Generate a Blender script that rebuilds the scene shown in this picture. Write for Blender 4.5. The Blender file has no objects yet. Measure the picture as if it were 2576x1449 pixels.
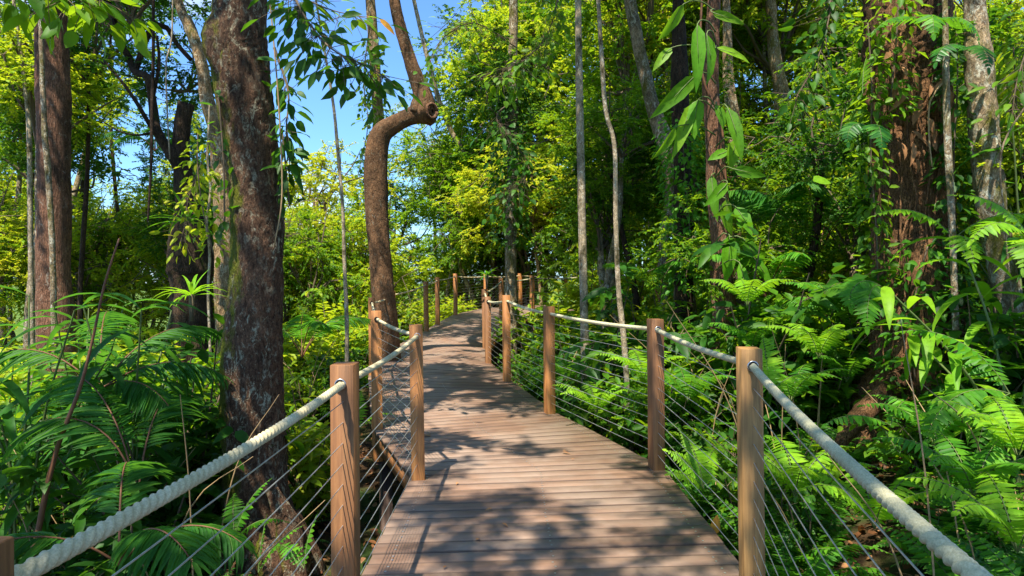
import bpy, math, random
import numpy as np
from mathutils import Vector

# ------------------------------------------------------------------ camera, world, sun
S = bpy.context.scene
COL = S.collection
EYE = 1.43
F = 1718.0          # focal length in pixels of a 2576 px wide picture

cam_d = bpy.data.cameras.new("camera")
cam = bpy.data.objects.new("camera", cam_d)
COL.objects.link(cam)
cam.location = (0, 0, EYE)
cam.rotation_euler = (math.radians(90), 0, 0)
cam_d.sensor_width = 36
cam_d.lens = 36 * F / 2576
cam_d.shift_y = -34.5 / 2576
cam_d.clip_start = 0.05
cam_d.clip_end = 6000
S.camera = cam

SUN_DIR = Vector((0.20, 0.43, -1.03)).normalized()
world = bpy.data.worlds.new("World")
S.world = world
world.use_nodes = True
wn, wl = world.node_tree.nodes, world.node_tree.links
bg = wn["Background"]
bg.inputs[1].default_value = 0.14
sky = wn.new("ShaderNodeTexSky")
sky.sky_type = 'NISHITA'
sky.sun_disc = False
sky.sun_elevation = math.asin(-SUN_DIR.z)
sky.sun_rotation = math.atan2(-SUN_DIR.x, -SUN_DIR.y) % (2 * math.pi)
sky.air_density = 1.0
sky.dust_density = 0.6
sky.ozone_density = 3.0
tc = wn.new("ShaderNodeTexCoord")
mp = wn.new("ShaderNodeMapping"); mp.inputs['Scale'].default_value = (1.0, 1.0, 2.6)
nz = wn.new("ShaderNodeTexNoise"); nz.inputs['Scale'].default_value = 2.6; nz.inputs['Detail'].default_value = 7
rp = wn.new("ShaderNodeValToRGB")
rp.color_ramp.elements[0].position = 0.56; rp.color_ramp.elements[0].color = (0, 0, 0, 1)
rp.color_ramp.elements[1].position = 0.80; rp.color_ramp.elements[1].color = (1, 1, 1, 1)
mxw = wn.new("ShaderNodeMix"); mxw.data_type = 'RGBA'
mxw.inputs[7].default_value = (6.0, 6.2, 6.6, 1)
wl.new(tc.outputs['Generated'], mp.inputs[0]); wl.new(mp.outputs[0], nz.inputs['Vector'])
wl.new(nz.outputs[0], rp.inputs[0]); wl.new(rp.outputs[0], mxw.inputs[0])
skm = wn.new("ShaderNodeMix"); skm.data_type = 'RGBA'; skm.blend_type = 'MULTIPLY'; skm.inputs[0].default_value = 1.0
skm.inputs[7].default_value = (0.52, 0.74, 0.97, 1)
wl.new(sky.outputs[0], skm.inputs[6]); wl.new(skm.outputs[2], mxw.inputs[6]); wl.new(mxw.outputs[2], bg.inputs[0])

sun_d = bpy.data.lights.new("sun", 'SUN')
sun_d.energy = 5.0
sun_d.angle = math.radians(0.5)
sun_d.color = (1.0, 0.93, 0.80)
sun = bpy.data.objects.new("sun", sun_d)
COL.objects.link(sun)
sun.location = (-4, -8, 25)
sun.rotation_mode = 'QUATERNION'
sun.rotation_quaternion = SUN_DIR.to_track_quat('-Z', 'Y')

S.view_settings.view_transform = 'Standard'
S.view_settings.look = 'None'
S.view_settings.exposure = 1.15
S.view_settings.gamma = 1.0
S.render.engine = 'CYCLES'
S.cycles.max_bounces = 8
S.cycles.diffuse_bounces = 4
S.cycles.glossy_bounces = 2
S.cycles.transmission_bounces = 4
S.cycles.transparent_max_bounces = 4
S.cycles.use_denoising = True

R = np.random.default_rng(7)
random.seed(7)


def P(u, v, d):
    """world point seen at pixel (u, v) of the 2576x1449 photo, d metres ahead"""
    return np.array([(u - 1288) / F * d, d, EYE - (v - 690) / F * d])


# ------------------------------------------------------------------ materials
def ntree(name):
    m = bpy.data.materials.new(name)
    m.use_nodes = True
    return m, m.node_tree.nodes, m.node_tree.links, m.node_tree.nodes["Principled BSDF"]


def ramp(n, stops):
    r = n.new("ShaderNodeValToRGB")
    e = r.color_ramp.elements
    while len(e) < len(stops):
        e.new(0.5)
    for k, (p, c) in enumerate(stops):
        e[k].position = p
        e[k].color = (c[0], c[1], c[2], 1)
    return r


def noise(n, l, vec, scale, detail=4, rough=0.55, vscale=None, dist=0.0):
    t = n.new("ShaderNodeTexNoise")
    t.inputs['Scale'].default_value = scale
    t.inputs['Detail'].default_value = detail
    t.inputs['Roughness'].default_value = rough
    t.inputs['Distortion'].default_value = dist
    if vscale:
        m = n.new("ShaderNodeMapping")
        m.inputs['Scale'].default_value = vscale
        l.new(vec, m.inputs[0]); vec = m.outputs[0]
    l.new(vec, t.inputs['Vector'])
    return t.outputs[0]


def mix(n, l, fac, a, b, mode='MIX'):
    m = n.new("ShaderNodeMix"); m.data_type = 'RGBA'; m.blend_type = mode
    for s, v in ((0, fac), (6, a), (7, b)):
        if hasattr(v, 'links') or hasattr(v, 'is_linked'):
            l.new(v, m.inputs[s])
        elif s == 0:
            m.inputs[s].default_value = v
        else:
            m.inputs[s].default_value = (v[0], v[1], v[2], 1)
    return m.outputs[2]


def leaf_mat(name, cols, trans, tf=0.45, rough=0.5, spec=0.28):
    m, n, l, b = ntree(name)
    g = n.new("ShaderNodeNewGeometry")
    oi = n.new("ShaderNodeObjectInfo")
    r = ramp(n, [(i / max(1, len(cols) - 1), c) for i, c in enumerate(cols)])
    l.new(g.outputs['Random Per Island'], r.inputs[0])
    hs = n.new("ShaderNodeHueSaturation")
    mr = n.new("ShaderNodeMapRange")
    mr.inputs[3].default_value = 0.75; mr.inputs[4].default_value = 1.25
    l.new(oi.outputs['Random'], mr.inputs[0])
    l.new(mr.outputs[0], hs.inputs['Value'])
    l.new(r.outputs[0], hs.inputs['Color'])
    tcl = n.new("ShaderNodeTexCoord")
    fl = noise(n, l, tcl.outputs['Object'], 22, 4, 0.7)
    rl = ramp(n, [(0.32, (0.62, 0.55, 0.5)), (0.5, (1, 1, 1)), (0.7, (1.2, 1.12, 1.1))]); l.new(fl, rl.inputs[0])
    l.new(mix(n, l, 1.0, hs.outputs[0], rl.outputs[0], 'MULTIPLY'), b.inputs['Base Color'])
    b.inputs['Roughness'].default_value = rough
    b.inputs['Specular IOR Level'].default_value = spec
    tr = n.new("ShaderNodeBsdfTranslucent")
    tcol = mix(n, l, 0.5, r.outputs[0], trans)
    l.new(tcol, tr.inputs[0])
    ms = n.new("ShaderNodeMixShader"); ms.inputs[0].default_value = tf
    l.new(b.outputs[0], ms.inputs[1]); l.new(tr.outputs[0], ms.inputs[2])
    l.new(ms.outputs[0], n["Material Output"].inputs[0])
    return m


def bark_mat(name, dark, light, lichen=None, lich_amt=0.5, moss=None, moss_amt=0.3, scale=1.0, bump=0.6, fibre=5.0, mside=0.0):
    m, n, l, b = ntree(name)
    tcn = n.new("ShaderNodeTexCoord"); v = tcn.outputs['Object']
    f1 = noise(n, l, v, 9 * scale, 8, 0.65, (fibre, fibre, 1), 0.4)
    r = ramp(n, [(0.32, dark), (0.68, light)])
    l.new(f1, r.inputs[0])
    col = r.outputs[0]
    big = noise(n, l, v, 1.6 * scale, 5, 0.6)
    rb = ramp(n, [(0.35, (0.45, 0.45, 0.45)), (0.65, (1.3, 1.2, 1.15))]); l.new(big, rb.inputs[0])
    col = mix(n, l, 1.0, col, rb.outputs[0], 'MULTIPLY')
    if lichen:
        f2 = noise(n, l, v, 14 * scale, 9, 0.75, (1, 1, 0.55), 1.0)
        r2 = ramp(n, [(0.66 - 0.22 * lich_amt, (0, 0, 0)), (0.72 - 0.2 * lich_amt, (1, 1, 1))]); l.new(f2, r2.inputs[0])
        f3 = noise(n, l, v, 2.2 * scale, 3)
        r3 = ramp(n, [(0.40, (0.15, 0.15, 0.15)), (0.6, (1, 1, 1))]); l.new(f3, r3.inputs[0])
        fac = mix(n, l, 1.0, r2.outputs[0], r3.outputs[0], 'MULTIPLY')
        col = mix(n, l, fac, col, lichen)
    if moss:
        f4 = noise(n, l, v, 3.0 * scale, 8, 0.7, (1, 1, 0.5))
        if mside:   # moss thickest on the side that faces -x
            ge = n.new("ShaderNodeNewGeometry"); sx = n.new("ShaderNodeSeparateXYZ"); l.new(ge.outputs['Normal'], sx.inputs[0])
            ma = n.new("ShaderNodeMath"); ma.operation = 'MULTIPLY_ADD'; ma.inputs[1].default_value = -mside; l.new(sx.outputs[0], ma.inputs[0]); l.new(f4, ma.inputs[2])
            f4 = ma.outputs[0]
        r4 = ramp(n, [(0.68 - 0.3 * moss_amt, (0, 0, 0)), (0.78 - 0.25 * moss_amt, (1, 1, 1))]); l.new(f4, r4.inputs[0])
        col = mix(n, l, r4.outputs[0], col, moss)
    fs = noise(n, l, v, 55 * scale, 6, 0.8, (1, 1, 0.7))
    rs = ramp(n, [(0.36, (0.35, 0.33, 0.30)), (0.5, (0.95, 0.95, 0.92)), (0.66, (1.7, 1.65, 1.5))]); l.new(fs, rs.inputs[0])
    col = mix(n, l, 0.85, col, rs.outputs[0], 'MULTIPLY')
    l.new(col, b.inputs['Base Color'])
    b.inputs['Roughness'].default_value = 0.9
    b.inputs['Specular IOR Level'].default_value = 0.2
    bp = n.new("ShaderNodeBump"); bp.inputs['Strength'].default_value = min(1, bump * 1.3); bp.inputs['Distance'].default_value = 0.05
    l.new(f1, bp.inputs['Height']); l.new(bp.outputs[0], b.inputs['Normal'])
    return m


def wood_mat(name, stops, rnd=0.35, weather=None, grain=16, edge=False):
    m, n, l, b = ntree(name)
    uv = n.new("ShaderNodeUVMap"); uv.uv_map = "UVMap"; v = uv.outputs[0]
    g = n.new("ShaderNodeNewGeometry")
    add = n.new("ShaderNodeVectorMath"); add.operation = 'ADD'
    sc = n.new("ShaderNodeVectorMath"); sc.operation = 'SCALE'; sc.inputs[3].default_value = 37.0
    cb = n.new("ShaderNodeCombineXYZ")
    l.new(g.outputs['Random Per Island'], cb.inputs[0]); l.new(g.outputs['Random Per Island'], cb.inputs[2])
    l.new(cb.outputs[0], sc.inputs[0]); l.new(v, add.inputs[0]); l.new(sc.outputs[0], add.inputs[1])
    vv = add.outputs[0]
    f1 = noise(n, l, vv, 3.0, 8, 0.65, (0.8, grain, 1), 0.6)
    r = ramp(n, stops); l.new(f1, r.inputs[0])
    f2 = noise(n, l, vv, 2.0, 4, 0.6, (1, 2.5, 1))
    r2 = ramp(n, [(0.3, (0.72, 0.72, 0.74)), (0.7, (1.25, 1.2, 1.15))]); l.new(f2, r2.inputs[0])
    col = mix(n, l, 1.0, r.outputs[0], r2.outputs[0], 'MULTIPLY')
    hs = n.new("ShaderNodeHueSaturation")
    mr = n.new("ShaderNodeMapRange"); mr.inputs[3].default_value = 1 - rnd; mr.inputs[4].default_value = 1 + rnd
    l.new(g.outputs['Random Per Island'], mr.inputs[0]); l.new(mr.outputs[0], hs.inputs['Value']); l.new(col, hs.inputs['Color'])
    col = hs.outputs[0]
    if weather:
        geo_tc = n.new("ShaderNodeTexCoord")
        f3 = noise(n, l, geo_tc.outputs['Object'], 1.3, 6, 0.65)
        r3 = ramp(n, [(0.42, (0, 0, 0)), (0.62, (0.75, 0.75, 0.75))]); l.new(f3, r3.inputs[0])
        col = mix(n, l, r3.outputs[0], col, weather)
        sp = noise(n, l, geo_tc.outputs['Object'], 60, 3, 0.6)
        r4 = ramp(n, [(0.70, (0, 0, 0)), (0.76, (0.5, 0.5, 0.5))]); l.new(sp, r4.inputs[0])
        col = mix(n, l, r4.outputs[0], col, (0.06, 0.04, 0.03))
    if edge:   # dark lines painted along the board edges so the gaps show
        sx = n.new("ShaderNodeSeparateXYZ"); l.new(v, sx.inputs[0])
        re = ramp(n, [(0.0, (1, 1, 1)), (0.0335, (1, 1, 1)), (0.0385, (0, 0, 0)), (0.1645, (0, 0, 0)), (0.1695, (1, 1, 1))]); l.new(sx.outputs[1], re.inputs[0])
        col = mix(n, l, re.outputs[0], col, (0.11, 0.07, 0.048))
    l.new(col, b.inputs['Base Color'])
    b.inputs['Roughness'].default_value = 0.62
    b.inputs['Specular IOR Level'].default_value = 0.35
    bp = n.new("ShaderNodeBump"); bp.inputs['Strength'].default_value = 0.35; bp.inputs['Distance'].default_value = 0.004
    l.new(f1, bp.inputs['Height']); l.new(bp.outputs[0], b.inputs['Normal'])
    return m


M = {}
M['deck'] = wood_mat("deck_wood", [(0.15, (0.13, 0.073, 0.045)), (0.5, (0.20, 0.120, 0.078)), (0.85, (0.28, 0.18, 0.125))], 0.20, (0.29, 0.212, 0.158), 5, True)
M['post'] = wood_mat("post_wood", [(0.25, (0.15, 0.055, 0.016)), (0.5, (0.33, 0.135, 0.036)), (0.78, (0.46, 0.22, 0.065))], 0.15)
M['post_brown'] = wood_mat("post_wood_dark", [(0.25, (0.09, 0.038, 0.014)), (0.5, (0.20, 0.088, 0.030)), (0.78, (0.31, 0.15, 0.052))], 0.1)
M['post_yellow'] = wood_mat("post_wood_yellow", [(0.22, (0.12, 0.06, 0.018)), (0.5, (0.31, 0.165, 0.05)), (0.78, (0.42, 0.24, 0.08))], 0.1)
M['under'] = wood_mat("dark_timber", [(0.25, (0.04, 0.025, 0.02)), (0.75, (0.12, 0.075, 0.055))], 0.2)


def rope_mat(name, c1, c2):
    m, n, l, b = ntree(name)
    tcn = n.new("ShaderNodeTexCoord")
    f = noise(n, l, tcn.outputs['Object'], 7, 4)
    r = ramp(n, [(0.35, c1), (0.65, c2)]); l.new(f, r.inputs[0])
    f2 = noise(n, l, tcn.outputs['Object'], 260, 2)
    r2 = ramp(n, [(0.3, (0.75, 0.75, 0.72)), (0.7, (1.1, 1.1, 1.1))]); l.new(f2, r2.inputs[0])
    l.new(mix(n, l, 1.0, r.outputs[0], r2.outputs[0], 'MULTIPLY'), b.inputs['Base Color'])
    b.inputs['Roughness'].default_value = 0.85
    bp = n.new("ShaderNodeBump"); bp.inputs['Strength'].default_value = 0.5; bp.inputs['Distance'].default_value = 0.002
    l.new(f2, bp.inputs['Height']); l.new(bp.outputs[0], b.inputs['Normal'])
    return m


M['rope'] = rope_mat("rope_cream", (0.54, 0.45, 0.25), (0.68, 0.58, 0.36))
M['rope_grey'] = rope_mat("rope_grey_green", (0.45, 0.42, 0.25), (0.58, 0.53, 0.33))


def plain(name, c, rough=0.6, metal=0.0):
    m, n, l, b = ntree(name)
    tcn = n.new("ShaderNodeTexCoord")
    f = noise(n, l, tcn.outputs['Object'], 30, 3)
    r = ramp(n, [(0.3, tuple(x * 0.8 for x in c)), (0.7, tuple(min(1, x * 1.15) for x in c))]); l.new(f, r.inputs[0])
    l.new(r.outputs[0], b.inputs['Base Color'])
    b.inputs['Roughness'].default_value = rough
    b.inputs['Metallic'].default_value = metal
    return m


M['steel'] = plain("cable_steel", (0.62, 0.62, 0.60), 0.35, 0.8)
M['ring'] = plain("grommet_steel", (0.5, 0.5, 0.48), 0.3, 0.9)
M['hole'] = plain("hole_dark", (0.015, 0.010, 0.008), 0.9)
M['twig'] = plain("twig_bark", (0.12, 0.085, 0.05), 0.9)
M['stem'] = plain("green_stem", (0.10, 0.14, 0.03), 0.6)
M['redstem'] = plain("brown_stem", (0.14, 0.055, 0.02), 0.7)
M['drywood'] = plain("dry_stalk", (0.34, 0.22, 0.10), 0.8)

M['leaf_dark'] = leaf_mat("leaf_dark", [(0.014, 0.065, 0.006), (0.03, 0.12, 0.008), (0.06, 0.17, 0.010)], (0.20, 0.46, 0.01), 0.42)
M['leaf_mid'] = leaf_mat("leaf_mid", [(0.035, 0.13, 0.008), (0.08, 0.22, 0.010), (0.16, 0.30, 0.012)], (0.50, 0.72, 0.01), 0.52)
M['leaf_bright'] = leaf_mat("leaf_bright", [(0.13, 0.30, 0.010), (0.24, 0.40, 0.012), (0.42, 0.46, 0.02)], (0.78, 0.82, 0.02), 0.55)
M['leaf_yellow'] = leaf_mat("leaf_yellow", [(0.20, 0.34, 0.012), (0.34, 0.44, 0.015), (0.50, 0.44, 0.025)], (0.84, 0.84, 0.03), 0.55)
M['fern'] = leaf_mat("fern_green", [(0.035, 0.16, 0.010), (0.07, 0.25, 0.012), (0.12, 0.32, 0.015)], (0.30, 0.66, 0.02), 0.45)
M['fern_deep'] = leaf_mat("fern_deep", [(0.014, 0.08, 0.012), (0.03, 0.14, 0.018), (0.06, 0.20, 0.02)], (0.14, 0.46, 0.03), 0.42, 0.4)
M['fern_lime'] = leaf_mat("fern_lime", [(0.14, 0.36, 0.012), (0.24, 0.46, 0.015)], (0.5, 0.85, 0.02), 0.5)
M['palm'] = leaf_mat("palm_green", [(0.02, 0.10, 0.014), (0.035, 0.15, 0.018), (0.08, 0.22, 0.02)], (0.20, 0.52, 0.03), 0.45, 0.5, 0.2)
M['dead'] = leaf_mat("dead_leaf", [(0.10, 0.04, 0.018), (0.22, 0.09, 0.03), (0.38, 0.19, 0.08), (0.16, 0.10, 0.06)], (0.4, 0.18, 0.04), 0.2, 0.7)
M['orange'] = leaf_mat("orange_leaf", [(0.55, 0.24, 0.02), (0.65, 0.32, 0.03)], (0.8, 0.4, 0.03), 0.4, 0.6)

M['bark_red'] = bark_mat("bark_red", (0.045, 0.024, 0.014), (0.20, 0.115, 0.070), (0.38, 0.36, 0.26), 0.63, (0.12, 0.13, 0.010), 0.20, 1.5, 1.0, 3.0, 0.32)
M['bark_brown'] = bark_mat("bark_brown", (0.08, 0.04, 0.024), (0.34, 0.18, 0.11), (0.42, 0.34, 0.26), 0.45, None, 0, 1.0, 0.7, 7)
M['bark_shaggy'] = bark_mat("bark_shaggy", (0.04, 0.020, 0.010), (0.42, 0.23, 0.11), (0.40, 0.32, 0.22), 0.3, (0.12, 0.09, 0.012), 0.15, 1.4, 1.0, 7)
M['bark_pale'] = bark_mat("bark_pale", (0.12, 0.085, 0.05), (0.40, 0.31, 0.19), (0.55, 0.53, 0.42), 0.7, (0.10, 0.095, 0.012), 0.55, 1.4, 0.6, 2)
M['bark_white'] = bark_mat("bark_white", (0.24, 0.19, 0.12), (0.50, 0.42, 0.29), (0.60, 0.58, 0.48), 0.6, (0.055, 0.045, 0.018), 0.58, 2.0, 0.3, 1.5)
M['bark_smooth'] = bark_mat("bark_smooth", (0.085, 0.045, 0.022), (0.22, 0.125, 0.065), (0.28, 0.27, 0.2), 0.4, None, 0, 1.6, 0.5, 2.0)
M['bark_orange'] = bark_mat("bark_orange", (0.14, 0.085, 0.04), (0.52, 0.36, 0.19), (0.62, 0.54, 0.38), 0.7, (0.16, 0.14, 0.015), 0.45, 1.8, 0.8, 3)
M['climb'] = leaf_mat("climber_leaf", [(0.10, 0.30, 0.012), (0.17, 0.40, 0.015), (0.26, 0.46, 0.02)], (0.42, 0.78, 0.02), 0.5)
M['bark_dark'] = bark_mat("bark_dark", (0.02, 0.014, 0.010), (0.10, 0.065, 0.04), (0.2, 0.2, 0.15), 0.25, (0.05, 0.06, 0.01), 0.35, 1.4, 0.7, 5)


def ground_mat():
    m, n, l, b = ntree("forest_floor")
    tcn = n.new("ShaderNodeTexCoord"); v = tcn.outputs['Object']
    f = noise(n, l, v, 9, 8, 0.7)
    r = ramp(n, [(0.3, (0.018, 0.012, 0.008)), (0.5, (0.06, 0.035, 0.018)), (0.7, (0.14, 0.08, 0.04))]); l.new(f, r.inputs[0])
    f2 = noise(n, l, v, 1.2, 5)
    r2 = ramp(n, [(0.45, (0, 0, 0)), (0.6, (0.8, 0.8, 0.8))]); l.new(f2, r2.inputs[0])
    col = mix(n, l, r2.outputs[0], r.outputs[0], (0.025, 0.06, 0.012))
    sx = n.new("ShaderNodeSeparateXYZ"); l.new(v, sx.inputs[0])
    mr = n.new("ShaderNodeMapRange"); mr.inputs[1].default_value = 22; mr.inputs[2].default_value = 40
    l.new(sx.outputs[1], mr.inputs[0])
    f3 = noise(n, l, v, 0.4, 8, 0.7)
    r3 = ramp(n, [(0.35, (0.03, 0.08, 0.012)), (0.65, (0.14, 0.20, 0.03))]); l.new(f3, r3.inputs[0])
    col = mix(n, l, mr.outputs[0], col, r3.outputs[0])
    l.new(col, b.inputs['Base Color'])
    b.inputs['Roughness'].default_value = 0.95
    b.inputs['Specular IOR Level'].default_value = 0.1
    bp = n.new("ShaderNodeBump"); bp.inputs['Strength'].default_value = 0.8; bp.inputs['Distance'].default_value = 0.05
    l.new(f, bp.inputs['Height']); l.new(bp.outputs[0], b.inputs['Normal'])
    return m


M['ground'] = ground_mat()


# ------------------------------------------------------------------ mesh tools
class MB:
    """collects vertices and faces, then links them as one mesh object"""
    def __init__(self):
        self.v, self.q, self.t, self.n = [], [], [], 0

    def add(self, v, quads=None, tris=None, mat=0, uv=None):
        v = np.asarray(v, float).reshape(-1, 3)
        if quads is not None and len(quads):
            q = np.asarray(quads, int).reshape(-1, 4) + self.n
            self.q.append((q, mat, None if uv is None else np.asarray(uv, float).reshape(-1, 2)))
        if tris is not None and len(tris):
            self.t.append((np.asarray(tris, int).reshape(-1, 3) + self.n, mat))
        self.v.append(v); self.n += len(v)

    def merge(self, other, mats=None, xf=None):
        """add another MB, its vertices passed through xf"""
        V = other.verts()
        if xf is not None:
            V = xf(V)
        base = self.n
        for q, m, uv in other.q:
            self.q.append((q + base, m if mats is None else mats[m], uv))
        for t, m in other.t:
            self.t.append((t + base, m if mats is None else mats[m]))
        self.v.append(V); self.n += len(V)

    def verts(self):
        return np.concatenate(self.v) if self.v else np.zeros((0, 3))

    def mesh(self, name, mats, smooth=False, offset=None):
        V = self.verts()
        if offset is not None:
            V = V - np.asarray(offset)
        me = bpy.data.meshes.new(name)
        idx, start, mi, uvs = [], [], [], []
        pos = 0
        hasuv = any(x[2] is not None for x in self.q)
        for q, m, uv in self.q:
            idx.append(q.ravel()); start.append(pos + 4 * np.arange(len(q))); pos += q.size
            mi.append(np.full(len(q), m))
            if hasuv:
                uvs.append(uv if uv is not None else np.zeros((q.size, 2)))
        for t, m in self.t:
            idx.append(t.ravel()); start.append(pos + 3 * np.arange(len(t))); pos += t.size
            mi.append(np.full(len(t), m))
            if hasuv:
                uvs.append(np.zeros((t.size, 2)))
        idx = np.concatenate(idx); start = np.concatenate(start); mi = np.concatenate(mi)
        me.vertices.add(len(V)); me.vertices.foreach_set("co", V.astype(np.float32).ravel())
        me.loops.add(len(idx)); me.loops.foreach_set("vertex_index", idx.astype(np.int32))
        me.polygons.add(len(start)); me.polygons.foreach_set("loop_start", start.astype(np.int32))
        me.polygons.foreach_set("material_index", mi.astype(np.int32))
        if smooth:
            me.polygons.foreach_set("use_smooth", np.ones(len(start), bool))
        if hasuv:
            ul = me.uv_layers.new(name="UVMap")
            ul.data.foreach_set("uv", np.concatenate(uvs).astype(np.float32).ravel())
        for m in mats:
            me.materials.append(M[m])
        me.update(calc_edges=True)
        me.validate()
        return me

    def build(self, name, mats, parent=None, loc=None, smooth=False):
        if isinstance(mats, str):
            mats = [mats]
        off = None
        if parent is not None:
            off = np.array(parent_world(parent))
        elif loc is not None:
            off = np.array(loc)
        o = bpy.data.objects.new(name, self.mesh(name, mats, smooth, off))
        COL.objects.link(o)
        if parent is not None:
            o.parent = parent
        elif loc is not None:
            o.location = loc
        return o


def parent_world(p):
    v = Vector((0, 0, 0))
    while p is not None:
        v += p.location
        p = p.parent
    return v


def tag(o, label=None, cat=None, group=None, kind=None):
    if label: o['label'] = label
    if cat: o['category'] = cat
    if group: o['group'] = group
    if kind: o['kind'] = kind
    return o


def thing(name, label, cat, loc=(0, 0, 0), group=None, kind=None):
    o = bpy.data.objects.new(name, None)
    o.empty_display_size = 0.1
    COL.objects.link(o); o.location = tuple(float(x) for x in loc)
    return tag(o, label, cat, group, kind)


def inst(src, name=None, parent=None, loc=(0, 0, 0), rot=(0, 0, 0), sc=1.0):
    o = bpy.data.objects.new(name or src.name, src)
    COL.objects.link(o)
    if parent is not None: o.parent = parent
    o.location = tuple(float(x) for x in loc); o.rotation_euler = rot
    o.scale = (sc,) * 3 if np.isscalar(sc) else sc
    return o


def nrm(a):
    a = np.asarray(a, float)
    return a / np.maximum(1e-9, np.linalg.norm(a, axis=-1, keepdims=True))


def catmull(pts, step):
    pts = np.asarray(pts, float)
    Q = np.vstack([2 * pts[0] - pts[1], pts, 2 * pts[-1] - pts[-2]])
    out = []
    for i in range(1, len(Q) - 2):
        p0, p1, p2, p3 = Q[i - 1], Q[i], Q[i + 1], Q[i + 2]
        k = max(1, int(np.linalg.norm((p2 - p1)[:3]) / step))
        t = (np.arange(k) / k)[:, None]
        out.append(0.5 * (2 * p1 + (p2 - p0) * t + (2 * p0 - 5 * p1 + 4 * p2 - p3) * t ** 2 + (3 * p1 - p0 - 3 * p2 + p3) * t ** 3))
    out.append(pts[-1][None])
    return np.vstack(out)


def frames(C):
    T = nrm(np.gradient(C, axis=0))
    n = np.cross(T[0], [0.0, 1.0, 0.0])
    if np.linalg.norm(n) < 0.2:
        n = np.cross(T[0], [1.0, 0.0, 0.0])
    n = nrm(n)
    N = np.zeros_like(C)
    for i in range(len(C)):
        n = n - T[i] * n.dot(T[i]); n = n / (np.linalg.norm(n) + 1e-9)
        N[i] = n
    return T, N, np.cross(T, N)


def tube(mb, pts, rad, seg=8, step=None, rough=0.0, mat=0, cap=True, seed=0, lobes=None):
    """pts (n,3), rad (n,) -> swept tube; rough = relative lumpiness"""
    A = np.column_stack([np.asarray(pts, float), np.asarray(rad, float)])
    if step:
        A = catmull(A, step)
    C, r = A[:, :3], np.maximum(A[:, 3], 1e-4)
    T, N, B = frames(C)
    th = np.arange(seg) / seg * 2 * np.pi
    rr = r[:, None] * np.ones(seg)[None]
    if rough > 0:
        g = np.random.default_rng(seed)
        s = np.concatenate([[0], np.cumsum(np.linalg.norm(np.diff(C, axis=0), axis=1))])
        d = np.zeros_like(rr)
        for k in range(14):
            f = g.uniform(0.8, 14); m = g.integers(1, 9)
            d += np.sin(s[:, None] * f + m * th[None] + g.uniform(0, 6.28)) / (1 + 0.25 * f + 0.3 * m)
        d += g.normal(0, 0.35, d.shape)
        rr *= 1 + rough * d * 0.5
    if lobes is not None:
        rr *= lobes(C, th)
    V = C[:, None] + rr[..., None] * (np.cos(th)[None, :, None] * N[:, None] + np.sin(th)[None, :, None] * B[:, None])
    n = len(C)
    i = np.arange(n - 1)[:, None]; j = np.arange(seg)[None]
    jn = (j + 1) % seg
    Q = np.stack([i * seg + j, i * seg + jn, (i + 1) * seg + jn, (i + 1) * seg + j], -1).reshape(-1, 4)
    V = V.reshape(-1, 3)
    tr = []
    if cap:
        V = np.vstack([V, C[0], C[-1]])
        a, b = n * seg, n * seg + 1
        for k in range(seg):
            tr.append((a, (k + 1) % seg, k)); tr.append((b, (n - 1) * seg + k, (n - 1) * seg + (k + 1) % seg))
    mb.add(V, Q, tr, mat)


# leaf outlines: (x across, y along, z up), faces as two half blades folded on the midrib
T_BROAD = (np.array([(0, 0, 0), (-.5, .30, .07), (-.44, .66, .04), (0, 1, -.13), (.44, .66, .04), (.5, .30, .07)]),
           np.array([(0, 3, 2, 1), (0, 5, 4, 3)]))
T_LANCE = (np.array([(0, 0, 0), (-.42, .18, .05), (-.5, .45, .03), (-.3, .78, -.06), (0, 1, -.2), (.3, .78, -.06), (.5, .45, .03), (.42, .18, .05),
                     (0, .33, .0), (0, .7, -.06)]),
           np.array([(0, 8, 2, 1), (0, 7, 6, 8), (8, 9, 3, 2), (8, 6, 5, 9), (9, 4, 3, 3), (9, 5, 4, 4)]))
T_LANCE = (T_LANCE[0], T_LANCE[1][:4], np.array([(9, 4, 3), (9, 5, 4)]))
T_PINNA = (np.array([(0, 0, 0), (-.5, .12, .02), (-.40, .6, .0), (0, 1, -.08), (.40, .6, .0), (.5, .12, .02)]),
           np.array([(0, 3, 2, 1), (0, 5, 4, 3)]))


def leaves(mb, Pp, D, N, L, W, tmpl=T_BROAD, mat=0):
    Pp = np.asarray(Pp, float).reshape(-1, 3)
    k = len(Pp)
    if k == 0: return
    D = nrm(np.broadcast_to(D, Pp.shape)); N = np.broadcast_to(N, Pp.shape)
    N = nrm(N - D * (N * D).sum(1, keepdims=True))
    X = np.cross(D, N)
    L = np.broadcast_to(L, (k,)).astype(float); W = np.broadcast_to(W, (k,)).astype(float)
    t = tmpl[0]
    V = (Pp[:, None] + X[:, None] * (t[None, :, 0] * W[:, None])[..., None] + D[:, None] * (t[None, :, 1] * L[:, None])[..., None]
         + N[:, None] * (t[None, :, 2] * L[:, None])[..., None])
    m = len(t)
    o = (np.arange(k) * m)[:, None, None]
    q = (tmpl[1][None] + o).reshape(-1, 4)
    tr = (tmpl[2][None] + o).reshape(-1, 3) if len(tmpl) > 2 else None
    mb.add(V.reshape(-1, 3), q, tr, mat)


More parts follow.
